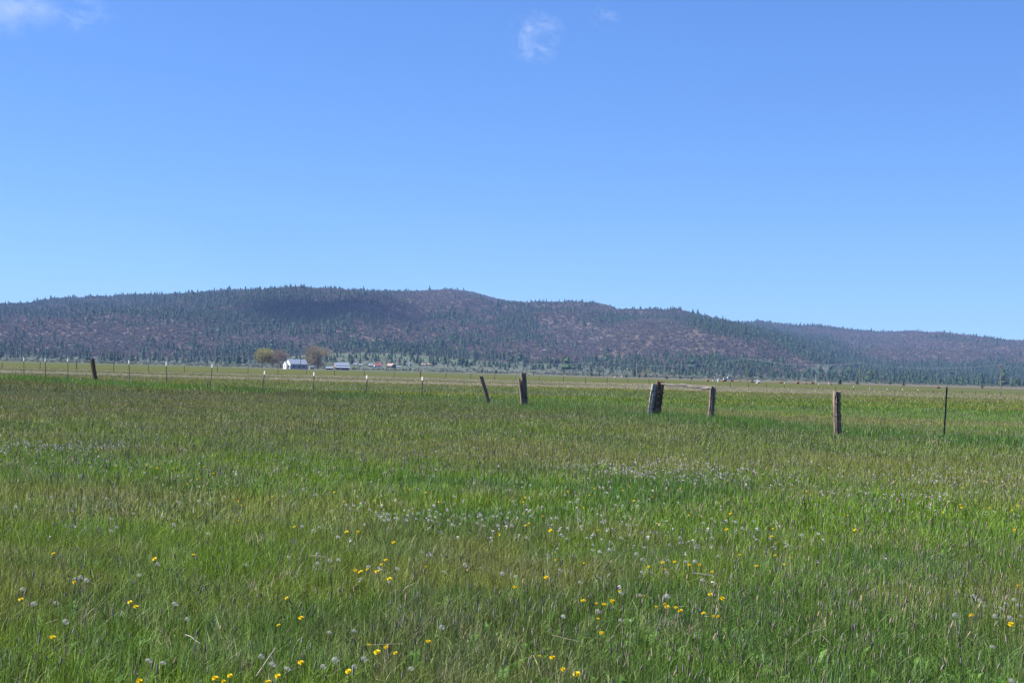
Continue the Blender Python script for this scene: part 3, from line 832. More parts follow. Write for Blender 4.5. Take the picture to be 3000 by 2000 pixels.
# barn
p = hit(1000, 1083.5)
barn = thing('barn', p, 'weathered barn with bright two-tier metal roof right of the large willow', 'barn', yaw=R(20))
gable(barn, 46 * U, 22 * U, 15.5 * U, 24 * U, M_OCHRE, M_METAL, 0.4)
lean = MB()
for y0_, y1_, z0_, z1_ in ((-24 * U, -11.2 * U, 7.2 * U, 13.0 * U),):
    t = 0.15
    lean.add([(x_, y_, z_) for x_ in (-25 * U, 25 * U) for y_, z_ in ((y0_, z0_), (y1_, z1_), (y1_, z1_ + t), (y0_, z0_ + t))],
             [(0, 1, 2, 3), (4, 5, 6, 7), (0, 1, 5, 4), (1, 2, 6, 5), (2, 3, 7, 6), (3, 0, 4, 7)])
lean.build('lean_to_roof', M_METAL, barn)
panel(barn, 'gable_boarding', M_DARKWOOD, (-23.1 * U, 0, 6 * U), (0.1, 21 * U, 12 * U))
panel(barn, 'clerestory', M_DARKWOOD, (0, -11.1 * U, 14.2 * U), (45 * U, 0.12, 2.0 * U))
for q in (-23, -12, 4, 15, 23):
    panel(barn, 'support_post', M_OCHRE, (q * U, -22.6 * U, 3.6 * U), (0.25, 0.25, 7.2 * U))
panel(barn, 'front_boards_and_shade', M_GREY, (-9 * U, -22.2 * U, 3 * U), (14 * U, 0.1, 6 * U))
panel(barn, 'front_boards_and_shade', M_DARKWOOD, (0, -13 * U, 5 * U), (45 * U, 0.1, 10 * U))  # dark sheet standing in for the shade of the open front
p = hit(965, 1083)
ls = thing('shed', p, 'low dark shed with grey roof in front of the barn gable', 'shed', yaw=R(15))
gable(ls, 22 * U, 12 * U, 5 * U, 9 * U, M_DARKWOOD, M_METAL, 0.25)
panel(ls, 'door', M_OCHRE, (7 * U, -6.06 * U, 2.2 * U), (4 * U, 0.1, 4.4 * U))
p = hit(1034, 1083)
hay = thing('hay_stack', p, 'small stack of tan hay bales at the right end of the barn', 'hay', yaw=R(10))
M_HAY = simple('hay', (0.36, 0.23, 0.09), 0.95, var=0.3, scale=2)
for bx_, bz_ in ((-1.1, 0.5), (0.1, 0.5), (1.3, 0.5), (-0.5, 1.45), (0.7, 1.45)):
    panel(hay, 'bale', M_HAY, (bx_, 0, bz_), (1.12, 1.3, 0.92))

# village on the lower slope
M_OFF = simple('dull_white_paint', (0.46, 0.46, 0.45), 0.7, var=0.1)
def cottage(px, py, wpx, hpx, wall, roof, label, name='house', yaw=12, dep=0.6, cat='house', win=2):
    p = hit(px, py); u = p.length / F; L = wpx * u; h = hpx * u
    o = thing(name, p, label, cat, yaw=R(yaw))
    gable(o, L, L * dep, h * 0.52, h, wall, roof, 0.25)
    for k in range(win):
        panel(o, 'window', M_PANE, ((-0.28 + 0.56 * k / max(1, win - 1)) * L, -L * dep / 2 - 0.03, h * 0.3), (L * 0.12, 0.1, h * 0.2))
    panel(o, 'door', M_DARKWOOD, (0.06 * L, -L * dep / 2 - 0.03, h * 0.2), (L * 0.09, 0.1, h * 0.4))
    return o
cottage(1107, 1075.5, 21, 11, M_WHITE, M_RED, 'white house with a bright red roof in the far village')
bb = cottage(1146, 1077.5, 21, 12, M_DARKWOOD, M_TANROOF, 'dark barn with tan roof right of the red-roofed house', 'barn', -38, 0.9, 'barn', 0)
cottage(1040, 1069, 10, 5, M_WHITE, M_METAL, 'tiny white shed at the left end of the far village', 'shed', 5, 0.7, 'shed', 0)
cottage(1057, 1071, 9, 5, M_CREAM, M_METAL, 'small cream shed beside the leftmost white village shed', 'shed', 5, 0.7, 'shed', 0)
cottage(1086, 1073.5, 13, 7, M_GREY, M_METAL, 'grey shed just left of the red-roofed house', 'shed', 8, 0.7, 'shed', 1)
cottage(1168, 1076, 14, 4, M_GREY, M_METAL, 'low grey shed right of the dark tan-roofed barn', 'shed', 0, 0.5, 'shed', 0)
cottage(1240, 1071.5, 22, 7, M_WHITE, M_TANROOF, 'long low white house at the right end of the far village', yaw=4, dep=0.4, win=3)
cottage(1257, 1071, 16, 6, M_DARKWOOD, M_TANROOF, 'dark garage joined to the long low white house', 'garage', 4, 0.5, 'garage', 0)
cottage(1593, 1029, 7, 4, M_WHITE, M_METAL, 'tiny white cabin on the wooded slope, the left of two', 'cabin', 0, 0.7, 'cabin', 1)
cottage(1643, 1027, 6, 4, M_WHITE, M_METAL, 'tiny white cabin on the wooded slope, beside an orange earth bank', 'cabin', 0, 0.7, 'cabin', 1)
p = hit(1664, 1028); u = p.length / F
bk = clump(77, 160, 1.0, 0.35, 0.25); bko = bk.build('earth_bank', simple('orange_earth', (0.42, 0.22, 0.13), 0.95)); bko.location = p; bko.scale = (17 * u, 9 * u, 5 * u)
tag(bko, 'bare orange earth bank on the wooded slope right of the white cabin', 'earth bank')
cottage(2219, 1122, 10, 8, M_OFF, M_OFF, 'small white gabled shed among the orange machines', 'shed', 40, 0.9, 'shed', 0)
# silo
p = hit(1201, 1073); u = p.length / F
so = thing('grain_silo', p, 'grey metal grain silo with conical cap in the far village', 'silo')
mb = MB(); mb.tube([(0, 0, 0), (0, 0, 9 * u)], 4 * u, 14); mb.build('drum', M_METAL, so)
mb = MB(); mb.tube([(0, 0, 9 * u), (0, 0, 11.5 * u)], [4.2 * u, 0.3 * u], 14); mb.build('cap', M_METAL, so)

# ------------------------------------------------------------------ machines, tanks and boxes along the road
M_ORANGE = simple('orange_paint', (0.42, 0.17, 0.045), 0.45, var=0.15, scale=1.0)
M_TYRE = simple('rubber', (0.02, 0.02, 0.02), 0.9)
M_RUST = simple('rusty_steel', (0.25, 0.10, 0.05), 0.85, var=0.3)

def loader(px, py, wpx, hpx, label, yaw=0, boom=True, group=None):
    p = hit(px, py); u = p.length / F; w = wpx * u; h = hpx * u
    o = thing('orange_loader', p, label, 'loader', group, R(yaw))
    mb = MB(); mb.box((0, 0, h * 0.38), (w * 0.55, w * 0.34, h * 0.3)); mb.box((w * 0.18, 0, h * 0.55), (w * 0.22, w * 0.3, h * 0.12)); mb.build('body', M_ORANGE, o)
    mb = MB(); mb.box((-w * 0.08, 0, h * 0.72), (w * 0.2, w * 0.28, h * 0.38)); cb_ = mb.build('cab', M_ORANGE, o)
    mb = MB(); mb.box((-w * 0.08, -w * 0.143, h * 0.76), (w * 0.15, 0.04, h * 0.22)); mb.build('window', M_PANE, cb_)
    for sx in (-1, 1):
        for sy in (-1, 1):
            mb = MB(); r_ = h * 0.17
            mb.tube([(sx * w * 0.2, sy * w * 0.16 - 0.12, r_), (sx * w * 0.2, sy * w * 0.16 + 0.12, r_)], r_, 10); mb.build('wheel', M_TYRE, o)
    if boom:
        mb = MB(); mb.tube([(-w * 0.18, 0, h * 0.5), (-w * 0.36, 0, h * 0.62), (-w * 0.46, 0, h * 0.25)], w * 0.03, 5); mb.build('boom', M_ORANGE, o)
        mb = MB(); mb.prism([(-w * 0.52, h * 0.05), (-w * 0.4, h * 0.05), (-w * 0.44, h * 0.28), (-w * 0.5, h * 0.28)], -w * 0.17, w * 0.17); mb.build('bucket', M_RUST, o)
    return o
loader(1925, 1103, 13, 8, 'orange loader straight above the light brace post')
loader(2073, 1117.5, 9, 10, 'orange loader at the left end of the machine row, by a small white tank', 40)
loader(2119, 1118, 11, 6, 'low rusty-orange machine right of the white tank', 10)
loader(2147, 1118, 7, 9, 'narrow orange loader between the white pickup and the tall pole', 70)
loader(2168, 1118, 7, 6, 'small orange machine just left of the tall pole', 60)
loader(2203, 1121, 15, 8, 'wide orange loader left of the white gabled shed', 180)
loader(2288, 1122, 11, 10, 'orange loader standing alone right of the white gabled shed', 150)
loader(2337, 1124, 11, 10, 'orange loader above a dark bush midway along the row', 20)
loader(2362, 1125, 9, 5, 'dull orange machine squeezed between two brighter ones', 0)
loader(2381, 1125, 17, 8, 'widest orange loader near the right end of the row', 0)
loader(2435, 1127, 8, 8, 'orange loader beside a white upright tank', 60)
loader(2748, 1138, 14, 8, 'bright orange loader alone at the far right, left of a green bush', 180)

def tank(px, py, wpx, hpx, label, m=M_OFF):
    p = hit(px, py); u = p.length / F
    o = thing('storage_tank', p, label, 'tank')
    mb = MB(); mb.tube([(0, 0, 0), (0, 0, hpx * u * 0.92)], wpx * u / 2, 14); mb.build('drum', m, o)
    mb = MB(); mb.tube([(0, 0, hpx * u * 0.92), (0, 0, hpx * u)], [wpx * u * 0.5, wpx * u * 0.2], 14); mb.build('cap', m, o)
M_PALE = simple('pale_blue_tank', (0.42, 0.47, 0.55), 0.5)
tank(2105, 1119, 6, 10, 'tall pale upright tank in the machine row')
tank(2088, 1117, 3, 5, 'small white tank left of the tall pale one', M_PALE)
tank(2428, 1126, 3, 6, 'thin white tank beside the orange loader at the row end', M_PALE)
tank(2068, 1109, 2.5, 5, 'small pale tank behind the leftmost row loader', M_PALE)
# white pickup
p = hit(2135, 1117); u = p.length / F
pk = thing('parked_pickup', p, 'white pickup parked in the machine row', 'pickup')
mb = MB(); mb.box((0, 0, 1.0), (4.6, 1.8, 0.7)); mb.build('body', M_OFF, pk)
mb = MB(); mb.prism([(-0.6, 1.36), (1.1, 1.36), (0.8, 2.0), (-0.4, 2.0)], -0.8, 0.8); mb.build('cab', M_OFF, pk)
panel(pk, 'window', M_PANE, (0.2, -0.82, 1.65), (1.0, 0.04, 0.4))
for sx in (-1.4, 1.4):
    for sy in (-0.85, 0.85):
        mb = MB(); mb.tube([(sx, sy - 0.1, 0.38), (sx, sy + 0.1, 0.38)], 0.38, 12); mb.build('wheel', M_TYRE, pk)
# cream boulders
M_BOULDER = simple('cream_rock', (0.5, 0.42, 0.30), 0.9, var=0.2)
for k, (px_, py_, lab) in enumerate(((1802, 1107, 'cream boulder under the small bare brown tree'), (1822, 1104, 'paler boulder right of the one under the bare tree'))):
    p = hit(px_, py_); u = p.length / F; rd = random.Random(k)
    mb = MB(); n_ = 9
    rings = [(0.0, 0.9), (0.35, 1.0), (0.75, 0.75), (0.95, 0.3)]
    for zz, rr_ in rings:
        for q in range(n_):
            a = 2 * pi * q / n_; s_ = rr_ * rd.uniform(0.8, 1.15)
            mb.v.append((3 * u * s_ * cos(a), 3 * u * s_ * sin(a), 4.5 * u * zz * rd.uniform(.9, 1.1)))
    for i_ in range(3):
        for q in range(n_):
            mb.f.append((i_ * n_ + q, i_ * n_ + (q + 1) % n_, (i_ + 1) * n_ + (q + 1) % n_, (i_ + 1) * n_ + q))
    mb.f.append(tuple(3 * n_ + q for q in range(n_)))
    o = mb.build('boulder', M_BOULDER); o.location = p; tag(o, lab, 'boulder')

# ------------------------------------------------------------------ utility poles and wires
M_POLE = simple('pole_wood', (0.20, 0.135, 0.095), 0.9, var=0.25)
M_DPOLE = simple('dark_pole_wood', (0.08, 0.07, 0.065), 0.9, var=0.25)
M_PPOLE = simple('pale_pole', (0.42, 0.40, 0.38), 0.8, var=0.15)
M_WIRE = simple('wire', (0.55, 0.57, 0.6), 0.4, 0.6, spec=0.5)
def pole(px, ytop, ybase, Y, label, m, arm=None, r0=0.16, insul=True):
    b_ = at_dist(px, ybase, Y); t_ = at_dist(px, ytop, Y)
    h = t_.z
    o = thing('utility_pole', (b_.x, Y, 0), label, 'utility pole')
    mb = MB(); mb.tube([(0, 0, 0), (0, 0, h * 0.5), (0, 0, h)], [r0, r0 * 0.85, r0 * 0.65], 8); mb.build('post', m, o)
    if arm:
        mb = MB(); mb.box((0, 0, h - 0.45), (arm, 0.12, 0.14), R(20)); mb.build('crossarm', m, o)
        for s in (-1, 1):
            mb = MB(); mb.tube([(s * arm * 0.45, s * arm * 0.16, h - 0.38), (s * arm * 0.45, s * arm * 0.16, h - 0.2)], 0.06, 6); mb.build('insulator', M_PPOLE, o)
    else:
        mb = MB(); mb.tube([(0.0, 0, h), (0, 0, h + 0.18)], 0.06, 6); mb.build('insulator', M_PPOLE, o)
    return Vector((b_.x, Y, h))
T = {}
T['r3'] = pole(2932, 1068, 1148, 500, 'brown utility pole furthest right, above the lone steel post', M_POLE, 1.6)
T['r2'] = pole(2518, 1063, 1134, 525, 'brown utility pole on the grey slope above the square wooden post', M_POLE, None)
T['r1'] = pole(2188, 1050, 1124, 560, 'tall brown utility pole standing among the orange machines', M_POLE, None)
T['c1'] = pole(1768, 1060, 1106, 850, 'pole with a dark crossarm behind the sage flat', M_DPOLE, 3.2)
T['c0'] = pole(1416, 1052, 1091, 1000, 'thin pole above the leaning grey post', M_POLE, None)
T['l1'] = pole(1132, 1048, 1090, 930, 'dark utility pole rising beside the tan-roofed barn', M_DPOLE, None, 0.2)
T['l0'] = pole(880, 1036, 1082, 820, 'dark utility pole in front of the farmhouse wall', M_DPOLE, None, 0.18)
pole(900, 1054, 1082, 825, 'short dark pole at the right corner of the farmhouse', M_DPOLE, None, 0.14)
pole(1190, 1062, 1088, 1050, 'thin brown pole below the grain silo', M_POLE, None)
pole(1745, 1060, 1106, 850, 'slim tan pole just left of the crossarm pole', M_POLE, None, 0.12)
pole(1864, 1062, 1108, 900, 'grey pole against the tall slim pine', M_PPOLE, None, 0.12)
pole(1982, 1076, 1110, 900, 'reddish pole between the two wide dark bushes', M_POLE, None, 0.12)
pole(2098, 1098, 1119, 800, 'thin pale pole left of the tall pale tank', M_PPOLE, None, 0.08)
pole(2389, 1096, 1125, 800, 'thin pale pole above the widest orange loader', M_PPOLE, None, 0.1)
pole(2578, 1100, 1131, 900, 'short brown pole on the grey slope right of the taller one', M_POLE, None, 0.16)
pole(2745, 1106, 1137, 900, 'thin brown pole behind the far right orange loader', M_POLE, None, 0.12)
def wire(a, b_, sag, dz, label, rad):
    pts = []
    for k in range(25):
        t = k / 24; q = a.lerp(b_, t); q.z += dz - sag * 4 * t * (1 - t); pts.append(q)
    mb = MB(); mb.tube(pts, rad, 4, False); o = mb.build('power_line', M_WIRE); tag(o, label, 'power line')
end_r = at_dist(3350, 1075, 485); left = at_dist(-250, 1024, 800)
wire(T['r3'], end_r, 1.0, -0.3, 'wire running off to the right from the pole furthest right', 0.010)
wire(T['r2'], T['r3'], 1.6, 0.1, 'wire sagging between the two brown poles furthest right', 0.010)
wire(T['r1'], T['r2'], 1.6, 0.1, 'wire sagging from the tall machine-row pole to the next one right', 0.010)
wire(T['c1'], T['r1'], 2.6, 0.1, 'wire sagging from the crossarm pole to the tall machine-row pole', 0.014)
wire(T['c0'], T['c1'], 2.2, 0.1, 'wire between the leaning-post pole and the crossarm pole', 0.015)
wire(T['l1'], T['c0'], 1.8, 0.1, 'wire from the tan-roofed barn pole across to the right', 0.015)
wire(T['l0'], T['l1'], 1.6, 0.1, 'wire from the farmhouse pole to the tan-roofed barn pole', 0.014)
wire(left, T['l0'], 3.0, 0.1, 'long wire crossing the hill foot left of the farmhouse', 0.014)

# ------------------------------------------------------------------ fence posts
def wood_mat(name, c_lo, c_hi, c_crack):
    m, n, l, b = mat(name)
    tc = n.new('ShaderNodeTexCoord'); mp = n.new('ShaderNodeMapping'); mp.inputs['Scale'].default_value = (38, 38, 2.2)
    nz = n.new('ShaderNodeTexNoise'); nz.inputs['Scale'].default_value = 1.0; nz.inputs['Detail'].default_value = 7; nz.inputs['Roughness'].default_value = 0.65
    l.new(tc.outputs['Object'], mp.inputs[0]); l.new(mp.outputs[0], nz.inputs['Vector'])
    nb = n.new('ShaderNodeTexNoise'); nb.inputs['Scale'].default_value = 5.0; nb.inputs['Detail'].default_value = 4
    l.new(tc.outputs['Object'], nb.inputs['Vector'])
    cr = n.new('ShaderNodeValToRGB'); e = cr.color_ramp.elements
    e[0].position = 0.34; e[0].color = list(c_crack) + [1]; e[1].position = 0.70; e[1].color = list(c_hi) + [1]
    q = cr.color_ramp.elements.new(0.46); q.color = list(c_lo) + [1]
    l.new(nz.outputs[0], cr.inputs[0])
    mx = n.new('ShaderNodeMixRGB'); mx.blend_type = 'MULTIPLY'; mx.inputs[0].default_value = 0.5
    l.new(cr.outputs[0], mx.inputs[1]); l.new(nb.outputs[0], mx.inputs[2])
    l.new(mx.outputs[0], b.inputs['Base Color']); b.inputs['Roughness'].default_value = 0.9; b.inputs['Specular IOR Level'].default_value = 0.2
    bp = n.new('ShaderNodeBump'); bp.inputs['Strength'].default_value = 0.6; bp.inputs['Distance'].default_value = 0.01
    l.new(nz.outputs[0], bp.inputs['Height']); l.new(bp.outputs[0], b.inputs['Normal'])
    return m
M_W1 = wood_mat('weathered_wood', (0.205, 0.155, 0.115), (0.43, 0.35, 0.28), (0.03, 0.025, 0.022))
M_W2 = wood_mat('dark_wood', (0.14, 0.088, 0.052), (0.29, 0.19, 0.125), (0.015, 0.012, 0.01))
M_W3 = wood_mat('bleached_wood', (0.34, 0.31, 0.28), (0.60, 0.56, 0.51), (0.10, 0.09, 0.085))
M_W4 = wood_mat('grey_rail_wood', (0.15, 0.138, 0.128), (0.30, 0.28, 0.26), (0.03, 0.035, 0.03))
M_IRON = simple('rusty_wire', (0.10, 0.085, 0.08), 0.7, 0.4)

def log_mesh(h, w, dpt, seed, square=0.5, taper=0.0, rings=16, n_=22, knots=0):
    """weathered timber standing on z=-0.3, cracked and uneven, its top broken"""
    rd = random.Random(seed); mb = MB()
    ph = [rd.random() * 6.28 for _ in range(6)]
    cracks = [(rd.random() * 6.28, rd.uniform(0.15, 0.4), rd.uniform(0.0, 0.5), rd.uniform(0.6, 1.1)) for _ in range(4)]
    kn = [(rd.uniform(0.2, 0.95), rd.random() * 6.28, rd.uniform(0.25, 0.5)) for _ in range(knots)]
    z00 = 0.0 if knots else -0.3
    for i in range(rings + 1):
        t = i / rings; z = z00 + (h - z00) * t
        amp = 0.012 if not knots else 0.009
        jx, jy = amp * sin(5 * t + ph[0]), amp * sin((4 if not knots else 9) * t + ph[1])
        for k in range(n_):
            a = 2 * pi * k / n_
            c, s = cos(a), sin(a)
            sq = 1.0 / max(abs(c), abs(s))
            rr = (1 - square) + square * min(sq, 1.3)
            rr *= 1 + 0.05 * sin(3 * a + ph[2] + 2 * t) + 0.03 * sin(7 * a + ph[3] - 3 * t) + rd.uniform(-0.012, 0.012)
            for ca, cd, t0, t1 in cracks:
                da = abs((a - ca + pi) % (2 * pi) - pi)
                if da < 0.17 and t0 < t < t1: rr *= 1 - cd
            rr *= 1 - taper * t
            for kt, ka, kd in kn:
                da = abs((a - ka + pi) % (2 * pi) - pi)
                if abs(t - kt) < 0.035 and da < 0.9: rr *= 1 + kd
            zz = z
            if i == rings: zz += rd.uniform(-0.03, 0.012); rr *= 0.96
            mb.v.append((jx + rr * c * w / 2, jy + rr * s * dpt / 2, zz))
    for i in range(rings):
        for k in range(n_):
            k2 = (k + 1) % n_
            mb.f.append((i * n_ + k, i * n_ + k2, (i + 1) * n_ + k2, (i + 1) * n_ + k))
    c0 = len(mb.v); mb.v.append((0, 0, h - 0.02))
    for k in range(n_): mb.f.append((rings * n_ + k, rings * n_ + (k + 1) % n_, c0))
    return mb

def wraps(o, w, heights, seed, rad=0.004):
    rd = random.Random(seed)
    for z in heights:
        mb = MB(); pts = []
        for k in range(27):
            a = 2 * pi * k / 12.5
            pts.append((w * 0.60 * cos(a), w * 0.60 * sin(a), z + 0.02 * k / 26 + rd.uniform(-0.004, 0.004)))
        mb.tube(pts, rad, 4); mb.build('wire_wrap', M_IRON, o)

def lean_of(bx, by, tx, ty):
    """sideways lean angle from the picture (roll of the camera taken off)"""
    return math.atan2(tx - bx, by - ty) - ROLL

ZB = 0.2
def wood_post(bx, by, tx, ty, wpx, label, m, seed, wrap=(), square=0.5, dep=1.0):
    p = on_plane(bx, by, ZB); u = p.length / F
    h = (by - ty) * u + ZB
    a = lean_of(bx, by, tx, ty)
    o = thing('wooden_post', (p.x - ZB * tan(a), p.y, 0), label, 'fence post'); o.rotation_euler = (random.uniform(-.03, .03), a, random.uniform(-0.2, 0.2))
    w = wpx * u
    log_mesh(h / max(cos(a), .5), w, w * dep, seed, square).build('post', m, o)
    wraps(o, w, [h * q for q in wrap], seed)
    return o, u, h
wood_post(281, 1114, 270, 1053, 11, 'dark leaning wooden post, the only timber one among the left steel posts', M_W2, 3, (0.45, 0.7), 0.6)
wood_post(1433, 1182, 1408, 1102, 11, 'slim grey wooden post leaning hard to its left', M_W1, 5, (0.5, 0.9), 0.55)
o, u, h = wood_post(1540, 1187, 1532, 1092, 15, 'split grey wooden post with a loose slab, nearly upright', M_W1, 9, (0.35, 0.62), 0.7)
sl = log_mesh(h * 0.86, 6 * u, 12 * u, 19, 0.8); so_ = sl.build('split_slab', M_W1, o); so_.location = (-10.5 * u, -0.02, 0); so_.rotation_euler = (0, R(-1.5), 0)
wood_post(2453, 1268, 2454, 1148, 20, 'stout square grey-brown post between the brace and the lone steel post', M_W1, 14, (0.5, 0.75), 0.75)

# brace assembly by the old gate
p = on_plane(1923, 1218, ZB); u = p.length / F
br = thing('fence_brace', (p.x, p.y, 0), 'old timber fence brace: paired posts, top rail and end post wired together', 'fence brace')
a1 = lean_of(1899, 1222, 1918, 1114)
q = log_mesh(1.27 + 0.02, 15 * u, 14 * u, 31, 0.8, 0.05).build('post', M_W3, br); q.location = (-21 * u - 0.2 * tan(a1), -0.05, 0); q.rotation_euler = (0, a1, 0.15)
tag(q, label='bleached grey post leaning against the dark one')
wraps(q, 17 * u, [0.45, 0.62, 0.85, 1.05], 2, 0.006)
a2 = lean_of(1922, 1220, 1935, 1117)
q = log_mesh(1.38, 22 * u, 20 * u, 32, 0.6, -0.12).build('post', M_W2, br); q.location = (0 - 0.2 * tan(a2), 0.02, 0); q.rotation_euler = (0, a2, -0.1)
tag(q, label='thick dark brown post carrying the rail')
wraps(q, 23 * u, [0.4, 0.62, 0.84, 1.0], 3, 0.005)
p2 = on_plane(2081, 1228, ZB)
q = log_mesh(1.24, 18 * u, 17 * u, 33, 0.6).build('post', M_W1, br); q.location = (p2.x - p.x, p2.y - p.y, 0); q.rotation_euler = (0, lean_of(2081, 1228, 2087, 1134), 0.1)
wraps(q, 19 * u, [0.5, 0.9], 4, 0.004)
pa = at_dist(1938, 1124, p.y - 0.12) - Vector((p.x, p.y, 0)); pb = at_dist(2088, 1136, p2.y - 0.10) - Vector((p.x, p.y, 0))
L_ = (pb - pa).length
rail = log_mesh(L_ - 0.0, 6.2 * u, 6.2 * u, 34, 0.3, -0.35, 26, 14, knots=6).build('rail', M_W4, br)
rail.location = pa; rail.rotation_euler = (pb - pa).to_track_quat('Z', 'Y').to_euler()

# steel T posts
M_TGREEN = simple('green_steel', (0.025, 0.045, 0.032), 0.6, 0.2, var=0.2, spec=0.4)
M_TBROWN = simple('brown_steel', (0.09, 0.065, 0.05), 0.75, 0.2, var=0.25)
def tee(h):
    mb = MB()
    mb.box((0, -0.012, h / 2 - 0.15), (0.042, 0.006, h + 0.3)); mb.box((0, 0.008, h / 2 - 0.15), (0.006, 0.034, h + 0.3))
    for k in range(int(h / 0.055)):
        mb.box((0, -0.018, 0.1 + k * 0.055), (0.016, 0.008, 0.012))
    return mb
TEE = tee(1.4).mesh('post', M_TGREEN); TEEB = tee(1.4).mesh('post', M_TBROWN)
tb = MB(); tb.box((0, -0.012, 1.31), (0.07, 0.016, 0.2)); tb.box((0, 0.012, 1.31), (0.02, 0.05, 0.2)); TIP = tb.mesh('white_tip', M_WHITE)
def tpost(bx, by, tx, ty, label, tip=True, me=TEE, group=None, wide=1.0):
    p = on_plane(bx, by, ZB); u = p.length / F
    h = (by - ty) * u + ZB; a = lean_of(bx, by, tx, ty)
    o = thing('steel_post', (p.x - ZB * tan(a), p.y, 0), label, 'fence post', group)
    o.rotation_euler = (random.uniform(-.03, .03), a, random.uniform(-0.95, -0.55) if tip else 0.15); o.scale = (wide, wide, h / 1.4)
    link('post', me, o)
    if tip: link('white_tip', TIP, o)
    return o
tpost(70, 1104, 67, 1051, 'steel fence post with white tip nearest the left edge')
tpost(133, 1110, 130, 1052, 'second white-tipped steel post from the left edge')
tpost(199, 1107, 196, 1053, 'white-tipped steel post just left of the dark leaning timber post')
tpost(380, 1120, 376, 1057, 'white-tipped steel post first to the right of the dark timber post')
tpost(488, 1129, 486, 1062, 'upright white-tipped steel post second right of the dark timber post')
tpost(617, 1129, 623, 1068, 'white-tipped steel post leaning right, left of the farm willows')
tpost(768, 1147, 777, 1087, 'leaning white-tipped steel post below the yellow-green willow')
tpost(919, 1154, 923, 1091, 'white-tipped steel post below the large willow')
tpost(1073, 1160, 1073, 1100, 'white-tipped steel post straight below the tiny white village sheds')
tpost(1236, 1166, 1241, 1104, 'white-tipped steel post beside the orange stake')
tpost(2765, 1285, 2776, 1139, 'lone dark green steel post without white tip at the right', tip=False)

def strand(pts, label):
    mb = MB()
    P = []
    for a_, b_ in zip(pts[:-1], pts[1:]):
        for k in range(6):
            t = k / 6; q_ = a_.lerp(b_, t); q_.z -= 0.05 * 4 * t * (1 - t); P.append(q_)
    P.append(pts[-1])
    mb.tube(P, 0.0022, 4, False)
    tag(mb.build('barbed_wire', M_IRON), label, 'barbed wire')
line_l = [on_plane(a_, b_, ZB) for a_, b_ in ((1528, 1186), (1424, 1182), (1236, 1166), (1073, 1160), (919, 1154), (768, 1147), (617, 1129), (488, 1129), (380, 1120), (281, 1114), (199, 1107), (133, 1110), (70, 1104), (-60, 1098))]
line_r = [on_plane(a_, b_, ZB) for a_, b_ in ((2090, 1228), (2453, 1268), (2765, 1285), (3250, 1340))]
for z_, w_ in ((0.5, 'lowest'), (0.8, 'middle'), (1.1, 'top')):
    strand([Vector((q_.x, q_.y - 0.04, z_ * (0.93 if z_ > 1 else 1))) for q_ in line_l], w_ + ' rusty wire strand running from the split post to the left steel posts')
    strand([Vector((q_.x, q_.y - 0.12, z_)) for q_ in line_r], w_ + ' rusty wire strand running from the brace to the lone steel post')

# second fence along the far side of the meadow
def far_post(px, ytop, ybase, label, m, tip=False, rad=0.05):
    p = on_plane(px, ybase, 0.15); h = at_dist(px, ytop, p.y).z
    o = thing('thin_post', (p.x, p.y, 0), label, 'fence post', 'thin posts along the far meadow fence'); o.rotation_euler = (random.uniform(-.04, .04), random.uniform(-.05, .05), random.random() * 6)
    mb = MB(); mb.tube([(0, 0, -0.1), (0, 0, h * 0.5), (0.01, 0, h)], [rad, rad * 0.95, rad * 0.85], 6); mb.build('post', m, o)
    if tip:
        mb = MB(); mb.tube([(0.01, 0, h + 0.003), (0.01, 0, h + 0.16)], rad * 1.5, 6); mb.build('white_tip', M_WHITE, o)
M_DARKPOST = simple('dark_post', (0.075, 0.062, 0.05), 0.9, var=0.3)
M_TANPOST = simple('tan_post', (0.30, 0.20, 0.12), 0.85, var=0.2)
far_posts = [
    (6, 1062, 1080, 'thin dark post of the far fence at the very left edge'), (117, 1056, 1082, 'thin far post between the first two white-tipped posts'),
    (224, 1054, 1084, 'thicker brown far post right beside the third white-tipped post'), (333, 1065, 1089, 'thin far post midway between the dark timber post and the next steel one'),
    (434, 1068, 1091, 'thin far post between the fourth and fifth white-tipped posts'), (540, 1073, 1089, 'short far post right of the fifth white-tipped post'),
    (636, 1073, 1092, 'far post right of the right-leaning steel post'), (726, 1077, 1094, 'far post below the left edge of the farm willows'),
    (814, 1081, 1097, 'far post below the bare forked tree'), (897, 1082, 1098, 'far post below the right end of the farmhouse'),
    (980, 1084, 1101, 'far post below the left end of the barn'), (1067, 1086, 1102, 'far post left of the steel post under the village sheds'),
    (1154, 1088, 1106, 'far post below the tan-roofed barn'), (1306, 1092, 1110, 'far post midway between the orange stake and the leaning timber post'),
    (1379, 1094, 1111, 'far post left of the leaning slim timber post'), (1449, 1096, 1114, 'far post between the leaning post and the split post'),
    (1579, 1101, 1116, 'far post first right of the split timber post'), (1651, 1102, 1117, 'far post second right of the split timber post'),
    (1715, 1104, 1122, 'far post third right of the split timber post'), (1779, 1105, 1121, 'darkest far post, under the crossarm pole'),
    (1839, 1108, 1123, 'far post second left of the brace'), (1901, 1109, 1124, 'far post close left of the brace'),
    (1972, 1105, 1117, 'short reddish far post just over the brace rail'), (2139, 1120, 1138, 'far post right of the brace end post'), (2193, 1121, 1136, 'far post beside the foot of the tall pole'),
    (2245, 1122, 1137, 'far post below the white gabled shed'), (2449, 1131, 1147, 'far post right above the stout square post'),
    (2733, 1143, 1154, 'far post left of the lone green steel post'), (2817, 1144, 1156, 'far post first right of the lone green steel post'),
    (2858, 1145, 1157, 'far post second right of the lone green steel post'), (2896, 1146, 1158, 'far post third right of the lone green steel post'), (2932, 1147, 1160, 'far post below the pole furthest right')]
